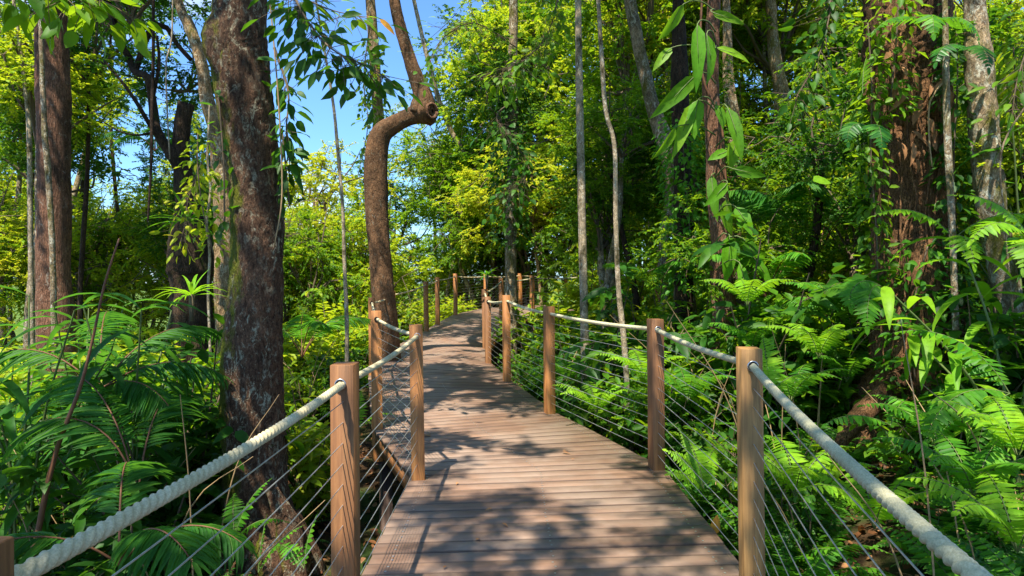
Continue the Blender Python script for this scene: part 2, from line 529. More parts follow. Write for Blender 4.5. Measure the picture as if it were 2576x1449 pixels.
def frond(mb, base, az, length, rise, droop, n=20, pl=0.12, pw=0.025, mat=0, stem=1, roll=0.0, sweep=0.5, hang=0.25, g=R, bare=0.15, tmpl=T_PINNA, rad=0.004, taper=0.9):
    """an arching pinnate frond (fern or palm)"""
    m = 14
    t = np.linspace(0, 1, m)
    ang = rise - droop * t ** 1.3
    ds = length / (m - 1)
    hx = np.concatenate([[0], np.cumsum(np.cos(ang[:-1]) * ds)]); hz = np.concatenate([[0], np.cumsum(np.sin(ang[:-1]) * ds)])
    bend = g.uniform(-0.25, 0.25)
    a = az + bend * t
    dx = np.concatenate([[0], np.cumsum(np.cos(a[:-1]) * np.cos(ang[:-1]) * ds)])
    dy = np.concatenate([[0], np.cumsum(np.sin(a[:-1]) * np.cos(ang[:-1]) * ds)])
    C = np.asarray(base) + np.stack([dx, dy, hz], 1)
    tube(mb, C, np.linspace(rad, rad * 0.3, m), 4, mat=stem, cap=False)
    tt = np.linspace(bare, 0.985, n)
    pos = np.stack([np.interp(tt, t, C[:, k]) for k in range(3)], 1)
    T = nrm(np.stack([np.interp(tt, t, np.gradient(C[:, k])) for k in range(3)], 1))
    side = nrm(np.cross(T, [0, 0, 1.0]))
    up = np.cross(side, T)
    side, up = side * math.cos(roll) + up * math.sin(roll), up * math.cos(roll) - side * math.sin(roll)
    prof = np.clip(np.minimum(1, 0.45 + 2.6 * (tt - bare)), 0, 1) * (1 - taper * np.clip((tt - 0.45) / 0.55, 0, 1) ** 1.6)
    for s in (-1, 1):
        D = side * s + T * (sweep + g.normal(0, 0.06, (n, 1))) - np.array([0, 0, 1.0]) * (hang + g.normal(0, 0.10, (n, 1)))
        leaves(mb, pos, D, up + g.normal(0, 0.12, (n, 3)), pl * prof * g.uniform(0.88, 1.08, n), pw * (0.6 + 0.4 * prof), tmpl, mat)
    leaves(mb, C[-1:], T[-1:], up[-1:], pl * 0.35, pw, tmpl, mat)


def fern_plant(seed, nf=9, length=0.7, pl=0.11, pw=0.028, n=22, rise=1.15, droop=1.7):
    g = np.random.default_rng(seed)
    mb = MB()
    for k in range(nf):
        az = k / nf * 2 * np.pi + g.uniform(-0.3, 0.3)
        frond(mb, (0, 0, 0), az, length * g.uniform(0.65, 1.1), rise + g.uniform(-.35, .25), droop * g.uniform(0.7, 1.1), n, pl * g.uniform(.8, 1.1), pw, g=g,
              roll=g.uniform(-.3, .3))
    return mb


def palm_plant(seed, nf=7, length=1.5, n=30, pl=0.42, pw=0.035, stem_h=0.0):
    g = np.random.default_rng(seed)
    mb = MB()
    for k in range(nf):
        az = k / nf * 2 * np.pi + g.uniform(-0.3, 0.3)
        frond(mb, (0, 0, stem_h), az, length * g.uniform(0.8, 1.1), 1.2 + g.uniform(-.3, .2), 1.7 * g.uniform(0.8, 1.1), n, pl, pw, g=g,
              roll=g.uniform(-.2, .2), sweep=0.8, hang=0.35, bare=0.25, rad=0.009, taper=0.6, tmpl=T_LANCE)
    return mb


def spray_twigs(mb, starts, dirs, lens, per, leaf, lw, g, mat=0, tw=1, droop=0.15, tmpl=T_BROAD, twr=0.004, up=1.0):
    """leafy twigs: leaves set alternately left and right along each twig"""
    k = len(starts)
    dirs = nrm(dirs)
    t = np.linspace(0.12, 1.0, per)[None, :, None]
    L = np.asarray(lens)[:, None, None]
    pos = starts[:, None] + dirs[:, None] * t * L - np.array([0, 0, 1.0]) * (t ** 2) * L * droop
    side = nrm(np.cross(dirs, [0, 0, 1.0]) + g.normal(0, .25, (k, 3)))
    sg = np.where(np.arange(per) % 2 == 0, 1.0, -1.0)[None, :, None]
    D = side[:, None] * sg * 0.8 + dirs[:, None] * 0.6 + g.normal(0, 0.3, (k, per, 3)) - np.array([0, 0, 0.25])
    N = np.array([0, 0, up]) + g.normal(0, 0.38, (k, per, 3))
    n = k * per
    leaves(mb, pos.reshape(-1, 3), D.reshape(-1, 3), N.reshape(-1, 3), leaf * g.uniform(.65, 1.2, n), leaf * lw * g.uniform(.8, 1.15, n), tmpl, mat)
    # thin three-sided twigs
    e = starts + dirs * L[:, 0] - np.array([0, 0, 1.0]) * L[:, 0] * droop
    mid = starts + dirs * L[:, 0] * .5 - np.array([0, 0, 1.0]) * L[:, 0] * droop * .25
    off = np.array([(1, 0, 0), (-.5, .86, 0), (-.5, -.86, .3)]) * twr
    V = np.concatenate([starts[:, None] + off, mid[:, None] + off * .8, e[:, None] + off * .3], 1).reshape(-1, 3)
    b = (np.arange(k) * 9)[:, None]
    q = []
    for lvl in (0, 3):
        for j in range(3):
            q.append(np.concatenate([b + lvl + j, b + lvl + (j + 1) % 3, b + lvl + 3 + (j + 1) % 3, b + lvl + 3 + j], 1))
    mb.add(V, np.concatenate(q), None, tw)


def crown(seed, rx=2.2, rz=2.0, limbs=8, twigs=260, per=16, leaf=0.10, lw=0.5, twl=0.55, hollow=0.25, droop=0.15):
    """crown of limbs, twigs and leaves; origin where the trunk enters it from below"""
    g = np.random.default_rng(seed)
    mb = MB()
    cz = rz * 0.9
    ends, dirs = [], []
    for k in range(limbs):
        az = k / limbs * 2 * np.pi * 1.7 + g.uniform(-.4, .4)
        el = g.uniform(0.05, 1.35)
        tip = np.array([math.cos(az) * math.cos(el) * rx, math.sin(az) * math.cos(el) * rx, cz + (math.sin(el) * 1.6 - .8) * rz]) * g.uniform(.7, 1.0)
        mid = tip * 0.5 + np.array([0, 0, .1 * rz]) + g.normal(0, .12 * rx, 3)
        pts = catmull(np.array([(0, 0, 0), mid * .5 + g.normal(0, .06, 3), mid, tip * .8 + g.normal(0, .1, 3), tip]), 0.25)
        tube(mb, pts, np.linspace(0.045, 0.008, len(pts)) * rx / 2.2, 5, mat=1, cap=False)
        m = twigs // limbs
        # clumps along the outer part of each limb
        nc = max(3, m // 9)
        ct = g.uniform(0.35, 1.0, nc)
        cc = np.stack([np.interp(ct, np.linspace(0, 1, len(pts)), pts[:, a]) for a in range(3)], 1) + g.normal(0, .26 * rx, (nc, 3)) * np.array([1, 1, .7])
        for c0 in cc:
            st = np.argmin(np.linalg.norm(pts - c0, axis=1))
            tube(mb, np.array([pts[st], (pts[st] + c0) / 2 + g.normal(0, .04, 3), c0]), [.012, .009, .005], 3, mat=1, cap=False)
            q = 9
            outd = nrm(c0 - np.array([0, 0, cz * .6]) + 1e-3)
            dd = nrm(g.normal(0, 1, (q, 3)) * np.array([1, 1, .55]) + outd * .6)
            ends.append(c0 + g.normal(0, .09, (q, 3))); dirs.append(dd)
    ends = np.concatenate(ends); dirs = np.concatenate(dirs)
    spray_twigs(mb, ends, dirs, g.uniform(.5, 1.2, len(ends)) * twl, per, leaf, lw, g, droop=droop)
    return mb


def shrub(seed, h=1.2, r=0.6, stems=9, per=14, leaf=0.11, lw=0.45, tmpl=T_BROAD, twl=0.4):
    g = np.random.default_rng(seed)
    mb = MB()
    S0, D0 = [], []
    for k in range(stems):
        az = g.uniform(0, 6.28); rr = r * g.uniform(.3, 1)
        top = np.array([math.cos(az) * rr, math.sin(az) * rr, h * g.uniform(.6, 1)])
        pts = catmull(np.array([(g.normal(0, .05), g.normal(0, .05), -0.05), top * .5 + g.normal(0, .06, 3), top]), .12)
        tube(mb, pts, np.linspace(.011, .004, len(pts)), 4, mat=1, cap=False)
        for q in range(9):
            i = g.integers(len(pts) // 4, len(pts))
            S0.append(pts[i]); D0.append(nrm(g.normal(0, 1, 3) * np.array([1, 1, .4]) + np.array([0, 0, .35])))
    S0 = np.array(S0); D0 = np.array(D0)
    spray_twigs(mb, S0, D0, g.uniform(.5, 1.2, len(S0)) * twl, per, leaf, lw, g, tmpl=tmpl)
    return mb


def longleaf(seed, n=26, h=1.6, L=0.42, W=0.05, spread=0.35):
    """tall cane plant with long lance leaves (ginger / bamboo like)"""
    g = np.random.default_rng(seed)
    mb = MB()
    for k in range(7):
        az = g.uniform(0, 6.28)
        top = np.array([math.cos(az) * spread * g.uniform(.3, 1.6), math.sin(az) * spread * g.uniform(.3, 1.6), h * g.uniform(.6, 1.0)])
        pts = catmull(np.array([(g.normal(0, .08), g.normal(0, .08), -0.05), top * np.array([.35, .35, .6]), top]), .1)
        tube(mb, pts, np.linspace(.010, .004, len(pts)), 5, mat=1, cap=False)
        m = n // 2
        tt = np.linspace(.35, 1, m)
        pos = np.stack([np.interp(tt, np.linspace(0, 1, len(pts)), pts[:, a]) for a in range(3)], 1)
        a2 = az + np.where(np.arange(m) % 2 == 0, 1.4, -1.4) + g.normal(0, .4, m)
        D = np.stack([np.cos(a2), np.sin(a2), g.uniform(-.2, .7, m)], 1)
        blade(mb, pos, D, L * g.uniform(.7, 1.15, m), W, g.uniform(.5, 1.3, m), 0)
    return mb


def blade(mb, pos, D, L, W, droop, mat=0, segs=6, fold=0.12, shape='lance'):
    """long leaves that arch over: a ribbon with a midrib fold"""
    pos = np.asarray(pos, float).reshape(-1, 3); k = len(pos)
    D = nrm(np.broadcast_to(D, pos.shape)); L = np.broadcast_to(L, (k,)); W = np.broadcast_to(W, (k,)); droop = np.broadcast_to(droop, (k,))
    side = nrm(np.cross(D, [0, 0, 1.0]) + 1e-6)
    az = np.arctan2(D[:, 1], D[:, 0]); el = np.arcsin(np.clip(D[:, 2], -1, 1))
    C = [pos]; U = []
    for i in range(segs):
        e = el - droop * ((i + .5) / segs) * 1.2
        d = np.stack([np.cos(az) * np.cos(e), np.sin(az) * np.cos(e), np.sin(e)], 1)
        C.append(C[-1] + d * (L / segs)[:, None])
        U.append(np.cross(side, d))
    U.append(U[-1])
    wv = {'lance': [.12, .75, 1, .92, .7, .4, .02], 'broad': [.10, .8, 1, 1, .85, .5, .02]}[shape]
    V = []
    for i in range(segs + 1):
        w = (W * wv[int(round(i * 6 / segs))] / 2)[:, None]
        V += [C[i] - side * w + U[i] * w * fold * 3, C[i], C[i] + side * w + U[i] * w * fold * 3]
    V = np.stack(V, 1)
    o = (np.arange(k) * V.shape[1])[:, None]
    q = []
    for i in range(segs):
        a = i * 3
        q.append(np.concatenate([o + a, o + a + 1, o + a + 4, o + a + 3], 1)); q.append(np.concatenate([o + a + 1, o + a + 2, o + a + 5, o + a + 4], 1))
    mb.add(V.reshape(-1, 3), np.concatenate(q), None, mat)


def rotz(V, a):
    c, s = math.cos(a), math.sin(a)
    return np.stack([V[:, 0] * c - V[:, 1] * s, V[:, 0] * s + V[:, 1] * c, V[:, 2]], 1)


def box(mb, c, dx, dy, dz, ang=0.0, mat=0, ch=0.0, lean=None):
    """chamfered box; c = centre of the bottom; UVs run along z"""
    c = np.asarray(c, float)
    hx, hy = dx / 2, dy / 2
    k = ch
    ring = np.array([(-hx + k, -hy), (hx - k, -hy), (hx, -hy + k), (hx, hy - k), (hx - k, hy), (-hx + k, hy), (-hx, hy - k), (-hx, -hy + k)])
    lv = [(0, 1.0), (dz - k, 1.0), (dz, 1.0)]
    V = []
    for i, (z, s) in enumerate(lv):
        rr = ring.copy()
        if i == 2:
            rr = rr * np.array([(hx - k) / hx, (hy - k) / hy])
        V.append(np.column_stack([rr, np.full(8, z)]))
    V = rotz(np.vstack(V), ang)
    if lean is not None:
        V[:, :2] += np.outer(V[:, 2], lean)
    V = V + c
    q, uv = [], []
    per = np.concatenate([[0], np.cumsum(np.linalg.norm(np.roll(ring, -1, 0) - ring, axis=1))])
    for l in range(2):
        for j in range(8):
            a, b = l * 8 + j, l * 8 + (j + 1) % 8
            q.append((a, b, b + 8, a + 8))
            z0, z1 = lv[l][0], lv[l + 1][0]
            uv += [(z0, per[j]), (z0, per[j + 1]), (z1, per[j + 1]), (z1, per[j])]
    top = len(V)
    V = np.vstack([V, V[16:24].mean(0)])
    for j in range(0, 8, 2):
        q.append((16 + j, 16 + (j + 1) % 8, 16 + (j + 2) % 8, top)); uv += [(0, 0), (.03, 0), (.05, .03), (.02, .04)]
    mb.add(V, q, None, mat, uv)


# ------------------------------------------------------------------ ground
def sm(a, b, x):
    t = np.clip((np.asarray(x, float) - a) / (b - a), 0, 1)
    return t * t * (3 - 2 * t)


def gz(x, y):
    x = np.asarray(x, float); y = np.asarray(y, float)
    z = -0.95 + 0.30 * np.clip(x - 0.9, 0, 7) - 0.10 * np.clip(-x - 2, 0, 12)
    z = z + 0.35 * sm(10, 18, y) * sm(-6, -2, x)
    z = z - 0.13 * np.clip(y - 22, 0, 70) - 0.05 * np.clip(-x - 4, 0, 40) * sm(8, 30, y)
    z = z + 0.06 * np.sin(x * 1.7 + 1) * np.sin(y * 1.3) + 0.03 * np.sin(x * 4.1 + y * 3.3)
    return z


def zdeck(y):
    return float(np.interp(y, [0, 11.5, 12.8, 15.2, 16.3, 18.4, 21, 30], [0, 0, 0.03, 0.16, 0.24, 0.34, 0.38, 0.38]))


ax = np.sinh(np.linspace(-5.2, 5.2, 261)) * 12
ay = np.sinh(np.linspace(-3.6, 5.2, 241)) * 12 + 5
GX, GY = np.meshgrid(ax, ay)
GZ = gz(GX, GY)
nx, ny = len(ax), len(ay)
i, j = np.meshgrid(np.arange(ny - 1), np.arange(nx - 1), indexing='ij')
Q = np.stack([i * nx + j, i * nx + j + 1, (i + 1) * nx + j + 1, (i + 1) * nx + j], -1).reshape(-1, 4)
mb = MB(); mb.add(np.stack([GX, GY, GZ], -1).reshape(-1, 3), Q)
tag(mb.build("ground", "ground", smooth=True), kind='structure')

# ------------------------------------------------------------------ boardwalk
# posts: x, y of the post, z of its top
LP = [(-0.667, 0.81, 1.10), (-0.665, 2.75, 1.07), (-0.655, 4.80, 1.075), (-1.25, 6.35, 1.09), (-1.98, 9.7, 1.10),
      (-2.22, 12.8, 1.12), (-1.90, 15.2, 1.27), (-1.77, 16.3, 1.36), (-1.52, 18.4, 1.45), (-0.80, 21.2, 1.44), (0.28, 22.7, 1.46), (1.9, 24.1, 1.46), (3.6, 24.8, 1.46)]
RP = [(0.565, 0.50, 1.10), (1.08, 3.06, 1.10), (1.07, 5.04, 1.10), (0.39, 7.05, 1.10), (-0.065, 9.15, 1.15), (-0.38, 11.0, 1.07),
      (-0.50, 12.85, 1.15), (-0.24, 15.9, 1.34), (0.55, 18.2, 1.40), (2.2, 19.8, 1.44), (4.0, 20.6, 1.46)]
# deck edge stations
LE = [(-0.71, -1.2), (-0.71, 0.5), (-0.71, 3.0), (-0.71, 4.85), (-1.31, 6.40), (-2.05, 9.75), (-2.28, 12.8), (-1.95, 15.25), (-1.57, 18.5), (-0.85, 21.3), (0.9, 23.3), (3.0, 24.3)]
RE = [(0.62, -1.2), (0.62, 0.5), (1.13, 3.1), (1.12, 5.08), (0.45, 7.08), (-0.01, 9.18), (-0.33, 11.0), (-0.45, 12.85), (-0.15, 16.2), (0.60, 18.15), (2.2, 19.75), (4.0, 20.5)]
deckobj = thing("boardwalk", "timber boardwalk of brown planks winding ahead between rope railings", "boardwalk")
mb = MB(); scr = MB()
g = np.random.default_rng(3)
BT = 0.032
LEn = np.array(LE); REn = np.array(RE)
for s in range(len(LE) - 1):
    la, lb, ra, rb = LEn[s], LEn[s + 1], REn[s], REn[s + 1]
    ln = 0.5 * (np.linalg.norm(lb - la) + np.linalg.norm(rb - ra))
    n = max(1, int(round(ln / 0.128)))
    for k in range(n):
        gap = 0.006 / ln
        t0, t1 = k / n + gap / 2, (k + 1) / n - gap / 2
        cs = [la + (lb - la) * t0, ra + (rb - ra) * t0, ra + (rb - ra) * t1, la + (lb - la) * t1]
        e = g.uniform(-.004, .004)
        zt = [zdeck(c[1]) + e for c in cs]
        ux = nrm(cs[1] - cs[0])
        ob = g.uniform(0, .008)
        cs[0] = cs[0] - ux * ob; cs[3] = cs[3] - ux * ob
        c2 = 0.003
        uy = nrm(cs[3] - cs[0]); uy2 = nrm(cs[2] - cs[1])
        ring = []
        for a, b, za, zb in ((0, 1, zt[0], zt[1]),):
            pass
        def sect(p, q, zp, zq, d):
            return [(p[0], p[1], zp - BT), (p[0], p[1], zp - c2), (p[0] + d[0] * c2, p[1] + d[1] * c2, zp),
                    (q[0] - d[0] * c2, q[1] - d[1] * c2, zq), (q[0], q[1], zq - c2), (q[0], q[1], zq - BT)]
        A = sect(cs[0], cs[3], zt[0], zt[3], uy); B = sect(cs[1], cs[2], zt[1], zt[2], uy2)
        w = float(np.linalg.norm(cs[1] - cs[0])); V = A + B
        q, uv = [], []
        vs = [0, .03, .033, .17, .173, .2]
        for m in range(5):
            q.append((m, m + 1, m + 7, m + 6)); uv += [(0, vs[m]), (0, vs[m + 1]), (w, vs[m + 1]), (w, vs[m])]
        q.append((5, 0, 6, 11)); uv += [(0, 0), (0, .14), (w, .14), (w, 0)]
        q += [(0, 5, 4, 1), (1, 4, 3, 2), (6, 7, 10, 11), (7, 8, 9, 10)]; uv += [(0, 0), (0, .1), (.02, .1), (.02, 0)] * 4
        q = [tuple(reversed(f)) for f in q]; uvr = []
        for m in range(0, len(uv), 4): uvr += list(reversed(uv[m:m + 4]))
        mb.add(V, q, None, 0, uvr)
        # screw heads over the joists
        if cs[0][1] < 9.0 and cs[0][1] > 1.5:
            for fx in (0.06, 0.5, 0.94):
                for fy in (0.28, 0.72):
                    p = (cs[0] * (1 - fx) + cs[1] * fx) * (1 - fy) + (cs[3] * (1 - fx) + cs[2] * fx) * fy
                    p = p + g.normal(0, .004, 2)
                    th = np.arange(6) / 6 * 6.283
                    ring6 = np.column_stack([p[0] + .0065 * np.cos(th), p[1] + .0065 * np.sin(th), np.full(6, max(zt) + .0015)])
                    scr.add(ring6, [(0, 1, 2, 3), (0, 3, 4, 5)])
mb.build("deck_boards", "deck", deckobj)
tag(scr.build("screw_heads", "steel", deckobj), kind='stuff')
# edge boards, joists, bearers and support posts
for side, E in (("left", LEn), ("right", REn)):
    mb = MB()
    for s in range(len(E) - 1):
        a, b = E[s], E[s + 1]
        d = nrm(b - a); nn = np.array([d[1], -d[0]]) * (1 if side == "left" else -1)
        za, zb = zdeck(a[1]) - BT - .001, zdeck(b[1]) - BT - .001
        ai, bi = a + nn * .03, b + nn * .03
        ao, bo = a + nn * .005, b + nn * .005
        V = [(ao[0], ao[1], za), (bo[0], bo[1], zb), (bo[0], bo[1], zb - .14), (ao[0], ao[1], za - .14),
             (ai[0], ai[1], za), (bi[0], bi[1], zb), (bi[0], bi[1], zb - .14), (ai[0], ai[1], za - .14)]
        w = float(np.linalg.norm(b - a))
        fs = [(0, 1, 2, 3), (7, 6, 5, 4), (0, 4, 5, 1), (3, 2, 6, 7), (0, 3, 7, 4), (1, 5, 6, 2)]
        mb.add(V, fs, None, 0, [(0, 0), (w, 0), (w, .14), (0, .14)] * 6)
    mb.build("edge_board", "post_brown", deckobj)
for L_, R_ in zip([LP[0], LP[1], LP[2], LP[3], LP[4], LP[5], LP[6], LP[8]], [RP[0], RP[1], RP[2], RP[3], RP[4], RP[5], RP[6], RP[7]]):
    a = np.array(L_[:2]); b = np.array(R_[:2]); c = (a + b) / 2; d = b - a
    ang = math.atan2(d[1], d[0]); zb = zdeck(c[1]) - BT - .145 - .15
    m1 = MB(); box(m1, (c[0], c[1], zb), float(np.linalg.norm(d)) + .05, .09, .15, ang); m1.build("bearer", "under", deckobj)
    for p in (a + nrm(d) * .06, b - nrm(d) * .06):
        gzz = float(gz(p[0], p[1])) - .2
        m1 = MB(); box(m1, (p[0], p[1] + .10, gzz), .10, .10, zb + .1 - gzz, ang); m1.build("support_post", "under", deckobj)


def rope_path(posts, drop, sag, step, side):
    pts = []
    rp = [np.array((p[0], p[1], p[2] - drop)) for p in posts]
    for k in range(len(rp) - 1):
        a, b = rp[k], rp[k + 1]
        ln = np.linalg.norm(b - a); n = max(4, int(ln / step(k)))
        t = (np.arange(n) / n)[:, None]
        sg = sag[k] if hasattr(sag, '__len__') else sag
        pts.append(a + (b - a) * t - np.array([0, 0, 1.0]) * (4 * sg * t * (1 - t)))
    pts.append(rp[-1][None])
    C = np.vstack(pts)
    # soften the corner at each post
    for _ in range(3):
        C[1:-1] = C[1:-1] * .5 + (C[:-2] + C[2:]) * .25
    return C


def rope(mb, C, rad, pitch, seg=24):
    T, N, B = frames(C)
    s = np.concatenate([[0], np.cumsum(np.linalg.norm(np.diff(C, axis=0), axis=1))])
    th = np.arange(seg) / seg * 2 * np.pi
    ph = (th[None] + s[:, None] * 2 * np.pi / pitch)
    a = (ph % (2 * np.pi / 3)) - np.pi / 3
    cc = .48; rc = .52
    r = cc * np.cos(a) + np.sqrt(rc ** 2 - (cc * np.sin(a)) ** 2)
    r = np.maximum(r, .58) * rad
    V = C[:, None] + r[..., None] * (np.cos(th)[None, :, None] * N[:, None] + np.sin(th)[None, :, None] * B[:, None])
    n = len(C)
    i = np.arange(n - 1)[:, None]; j = np.arange(seg)[None]; jn = (j + 1) % seg
    Q = np.stack([i * seg + j, i * seg + jn, (i + 1) * seg + jn, (i + 1) * seg + j], -1).reshape(-1, 4)
    mb.add(V.reshape(-1, 3), Q)


def railing(posts, label, side, matr, rrad, pitch, sag, mats):
    root = thing("rope_railing", label, "railing", (posts[1][0], posts[1][1], 0))
    n = len(posts)
    pp = np.array(posts)
    for k, (x, y, zt) in enumerate(posts):
        a = pp[max(0, k - 1), :2]; b = pp[min(n - 1, k + 1), :2]
        d = b - a; ang = math.atan2(d[1], d[0]) - math.pi / 2
        z0 = zdeck(y) - .30
        m1 = MB()
        box(m1, (x, y, z0), .092, .108, zt - z0, ang, ch=.002, lean=(g.uniform(-.006, .006) - .010, g.uniform(-.006, .006)))
        post = m1.build("post", mats(k), root)
        post.location = (0, 0, 0)
        hz = zt - .075
        for sgn in (-1, 1):
            m2 = MB()
            off = rotz(np.array([[0, sgn * .0550, 0]]), ang)[0]
            th = np.arange(16) / 16 * 2 * np.pi
            c = np.array([x - .010 * (zt - z0 - .075), y, hz]) + off
            ring = np.stack([np.cos(th), np.zeros(16), np.sin(th)], 1)
            rg = [c + rotz(ring * rr, ang) + rotz(np.array([[0, sgn * oo, 0]]), ang) for rr, oo in ((rrad * 1.45, -.002), (rrad * 1.42, .002), (rrad * 1.22, .002))]
            V = np.vstack(rg)
            q = []
            for lvl in (0, 1):
                for j2 in range(16):
                    q.append((lvl * 16 + j2, lvl * 16 + (j2 + 1) % 16, lvl * 16 + 16 + (j2 + 1) % 16, lvl * 16 + 16 + j2))
            m2.add(V, q, None, 1 if k not in (2, 3) else 0)
            inner = c + rotz(ring * rrad * 1.25, ang) + rotz(np.array([[0, sgn * .0012, 0]]), ang)
            m2.add(np.vstack([inner, c + rotz(np.array([[0, sgn * .0012, 0]]), ang)]), None, [(j2, (j2 + 1) % 16, 16) for j2 in range(16)], 1)  # flat dark disc: the rope hole's shade is painted on, nothing is cut
            gr = m2.build("grommet", ["ring", "hole"], root)
            w = gr.parent; gr.parent = post
    mb = MB()
    C = rope_path(posts, .075, sag, lambda k: .0065 if k < 2 else (.012 if k < 4 else .03), side)
    C[:, 0] -= .008
    rope(mb, C, rrad, pitch)
    mb.build("rope", matr, root, smooth=True)
    for c in range(11):
        mb = MB()
        cp = []
        for (x, y, zt) in posts:
            zd = zdeck(y)
            cp.append((x - .004, y, zd + .11 + c * .0815))
        cp = np.array(cp)
        pts = []
        for k in range(len(cp) - 1):
            t = np.linspace(0, 1, 5)[:-1, None]
            pts.append(cp[k] + (cp[k + 1] - cp[k]) * t - np.array([0, 0, 1.]) * 4 * t * (1 - t) * .004)
        pts.append(cp[-1:])
        pts = np.vstack(pts)
        tube(mb, pts, np.full(len(pts), .0021), 5)
        mb.build("cable", "steel", root, smooth=True)
    return root


railing([(-0.66, -0.9, 1.10)] + LP, "left rope and steel cable railing with square timber posts beside the big mossy trunk", "left", "rope", .0158, .082,
        [.03, .022, .022, .02, .03, .03, .03, .02, .02, .03, .03, .03, .03], lambda k: "post_brown" if k in (1, 2) else "post")
railing([(0.57, -1.45, 1.10)] + RP, "right rope and steel cable railing with square timber posts beside the ferns", "right", "rope_grey", .0172, .092,
        [.03, .03, .02, .02, .02, .02, .02, .03, .03, .03, .03], lambda k: "post_yellow" if k in (1, 2) else ("post_brown" if k in (3, 6, 7) else "post"))

# ------------------------------------------------------------------ crown and plant meshes (shared by copies)
def cm(name, mb, mats):
    return mb.mesh(name, mats)


CR = {
    'near1': cm("crown", crown(11, 2.8, 1.9, 9, 330, 14, .13, .48, .6), ['leaf_mid', 'twig']),
    'near2': cm("crown", crown(12, 2.6, 1.7, 8, 280, 14, .12, .5, .6), ['leaf_dark', 'twig']),
    'dark1': cm("crown", crown(21, 2.0, 2.0, 9, 520, 18, .085, .5, .5), ['leaf_dark', 'twig']),
    'dark2': cm("crown", crown(22, 2.2, 1.6, 8, 420, 16, .11, .55, .55), ['leaf_dark', 'twig']),
    'mid1': cm("crown", crown(31, 2.0, 2.0, 9, 520, 18, .085, .5, .5), ['leaf_mid', 'twig']),
    'mid2': cm("crown", crown(32, 2.3, 2.4, 10, 480, 16, .12, .45, .6), ['leaf_mid', 'twig']),
    'bright1': cm("crown", crown(41, 2.0, 2.0, 9, 520, 18, .085, .5, .5), ['leaf_bright', 'twig']),
    'bright2': cm("crown", crown(42, 2.4, 2.2, 10, 460, 16, .12, .48, .6), ['leaf_bright', 'twig']),
    'yellow1': cm("crown", crown(51, 2.0, 1.9, 9, 480, 18, .09, .5, .5), ['leaf_yellow', 'twig']),
}


def tree(name, label, cat, d, px, bark, ztop=9.0, crowns=(), seg=20, rough=.10, group=None, extra=None, flare=0.25, step=.10, seed=0, toground=True, part="trunk", wk=.94):
    """px: (u, v, width_px) down the stem from the top; the stem is carried up to ztop and down to the ground"""
    pts = [P(u, v, d) for u, v, w in px]
    rad = [w * wk / F * d / 2 for u, v, w in px]
    if ztop is not None and pts[0][2] < ztop:
        dirv = pts[0] - pts[1]; dirv = dirv / max(.05, dirv[2])
        dirv[:2] = np.clip(dirv[:2], -.25, .25)
        h = ztop - pts[0][2]
        pts.insert(0, pts[0] + dirv * h * .5); rad.insert(0, rad[0] * .85)
        pts.insert(0, pts[0] + dirv * np.array([.4, .4, 1]) * h * .5); rad.insert(0, rad[0] * .7)
    if toground:
        b = pts[-1].copy(); zg = float(gz(b[0], b[1]))
        if b[2] > zg + .3:
            dv = (pts[-1] - pts[-2]); dv = dv / max(.05, -dv[2]); dv[:2] = np.clip(dv[:2], -.15, .15)
            h = b[2] - zg
            pts.append(b + dv * h * .7); rad.append(rad[-1] * 1.06)
            pts.append(np.array([b[0] + dv[0] * h, b[1], zg - .25])); rad.append(rad[-1] * (1.1 + flare))
        else:
            pts.append(np.array([b[0], b[1], zg - .3])); rad.append(rad[-1] * 1.2)
    base = np.array([pts[-1][0], pts[-1][1], float(gz(pts[-1][0], pts[-1][1]))])
    root = thing(name, label, cat, base, group)
    mb = MB()
    tube(mb, pts, rad, seg, step, rough, seed=seed)
    if extra:
        extra(mb)
    mb.build(part, bark, root, smooth=True)
    for (ck, cp, sc, rz) in crowns:
        cp = np.array(pts[0]) if cp is None else np.array(cp)
        inst(CR[ck], "crown", root, cp - base, (0, 0, rz), sc)
    return root, pts


def roots(mb, base, n, rr, L, g, skip=None):
    for k in range(n):
        a = k / n * 6.283 + g.uniform(-.3, .3)
        p0 = base + np.array([math.cos(a) * rr * .6, math.sin(a) * rr * .6, .45])
        p1 = base + np.array([math.cos(a) * rr * 1.3, math.sin(a) * rr * 1.3, .12])
        p2 = base + np.array([math.cos(a) * rr * (1.3 + L), math.sin(a) * rr * (1.3 + L), -.12])
        tube(mb, [p0, p1, p2], [rr * .42, rr * .33, rr * .12], 8, .08, .15, seed=k)


g1 = np.random.default_rng(5)


def t1_extra(mb):
    b = P(668, 1400, 5.5); b[2] = float(gz(b[0], b[1]))
    roots(mb, b, 6, .28, .35, g1)
    # burl and knots on the upper stem
    c = P(556, 120, 5.4)
    tube(mb, [c + np.array([.10, 0, .45]), c + np.array([0.02, 0, .15]), c, c + np.array([.03, 0, -.15]), c + np.array([.14, 0, -.45])], [.06, .13, .15, .12, .04], 14, .06, .25, seed=3)
    c = P(700, 1330, 5.3)
    tube(mb, [c + np.array([-.05, 0, .3]), c + np.array([.08, 0, 0]), c + np.array([.12, 0, -.4])], [.05, .10, .14], 12, .06, .25, seed=4)


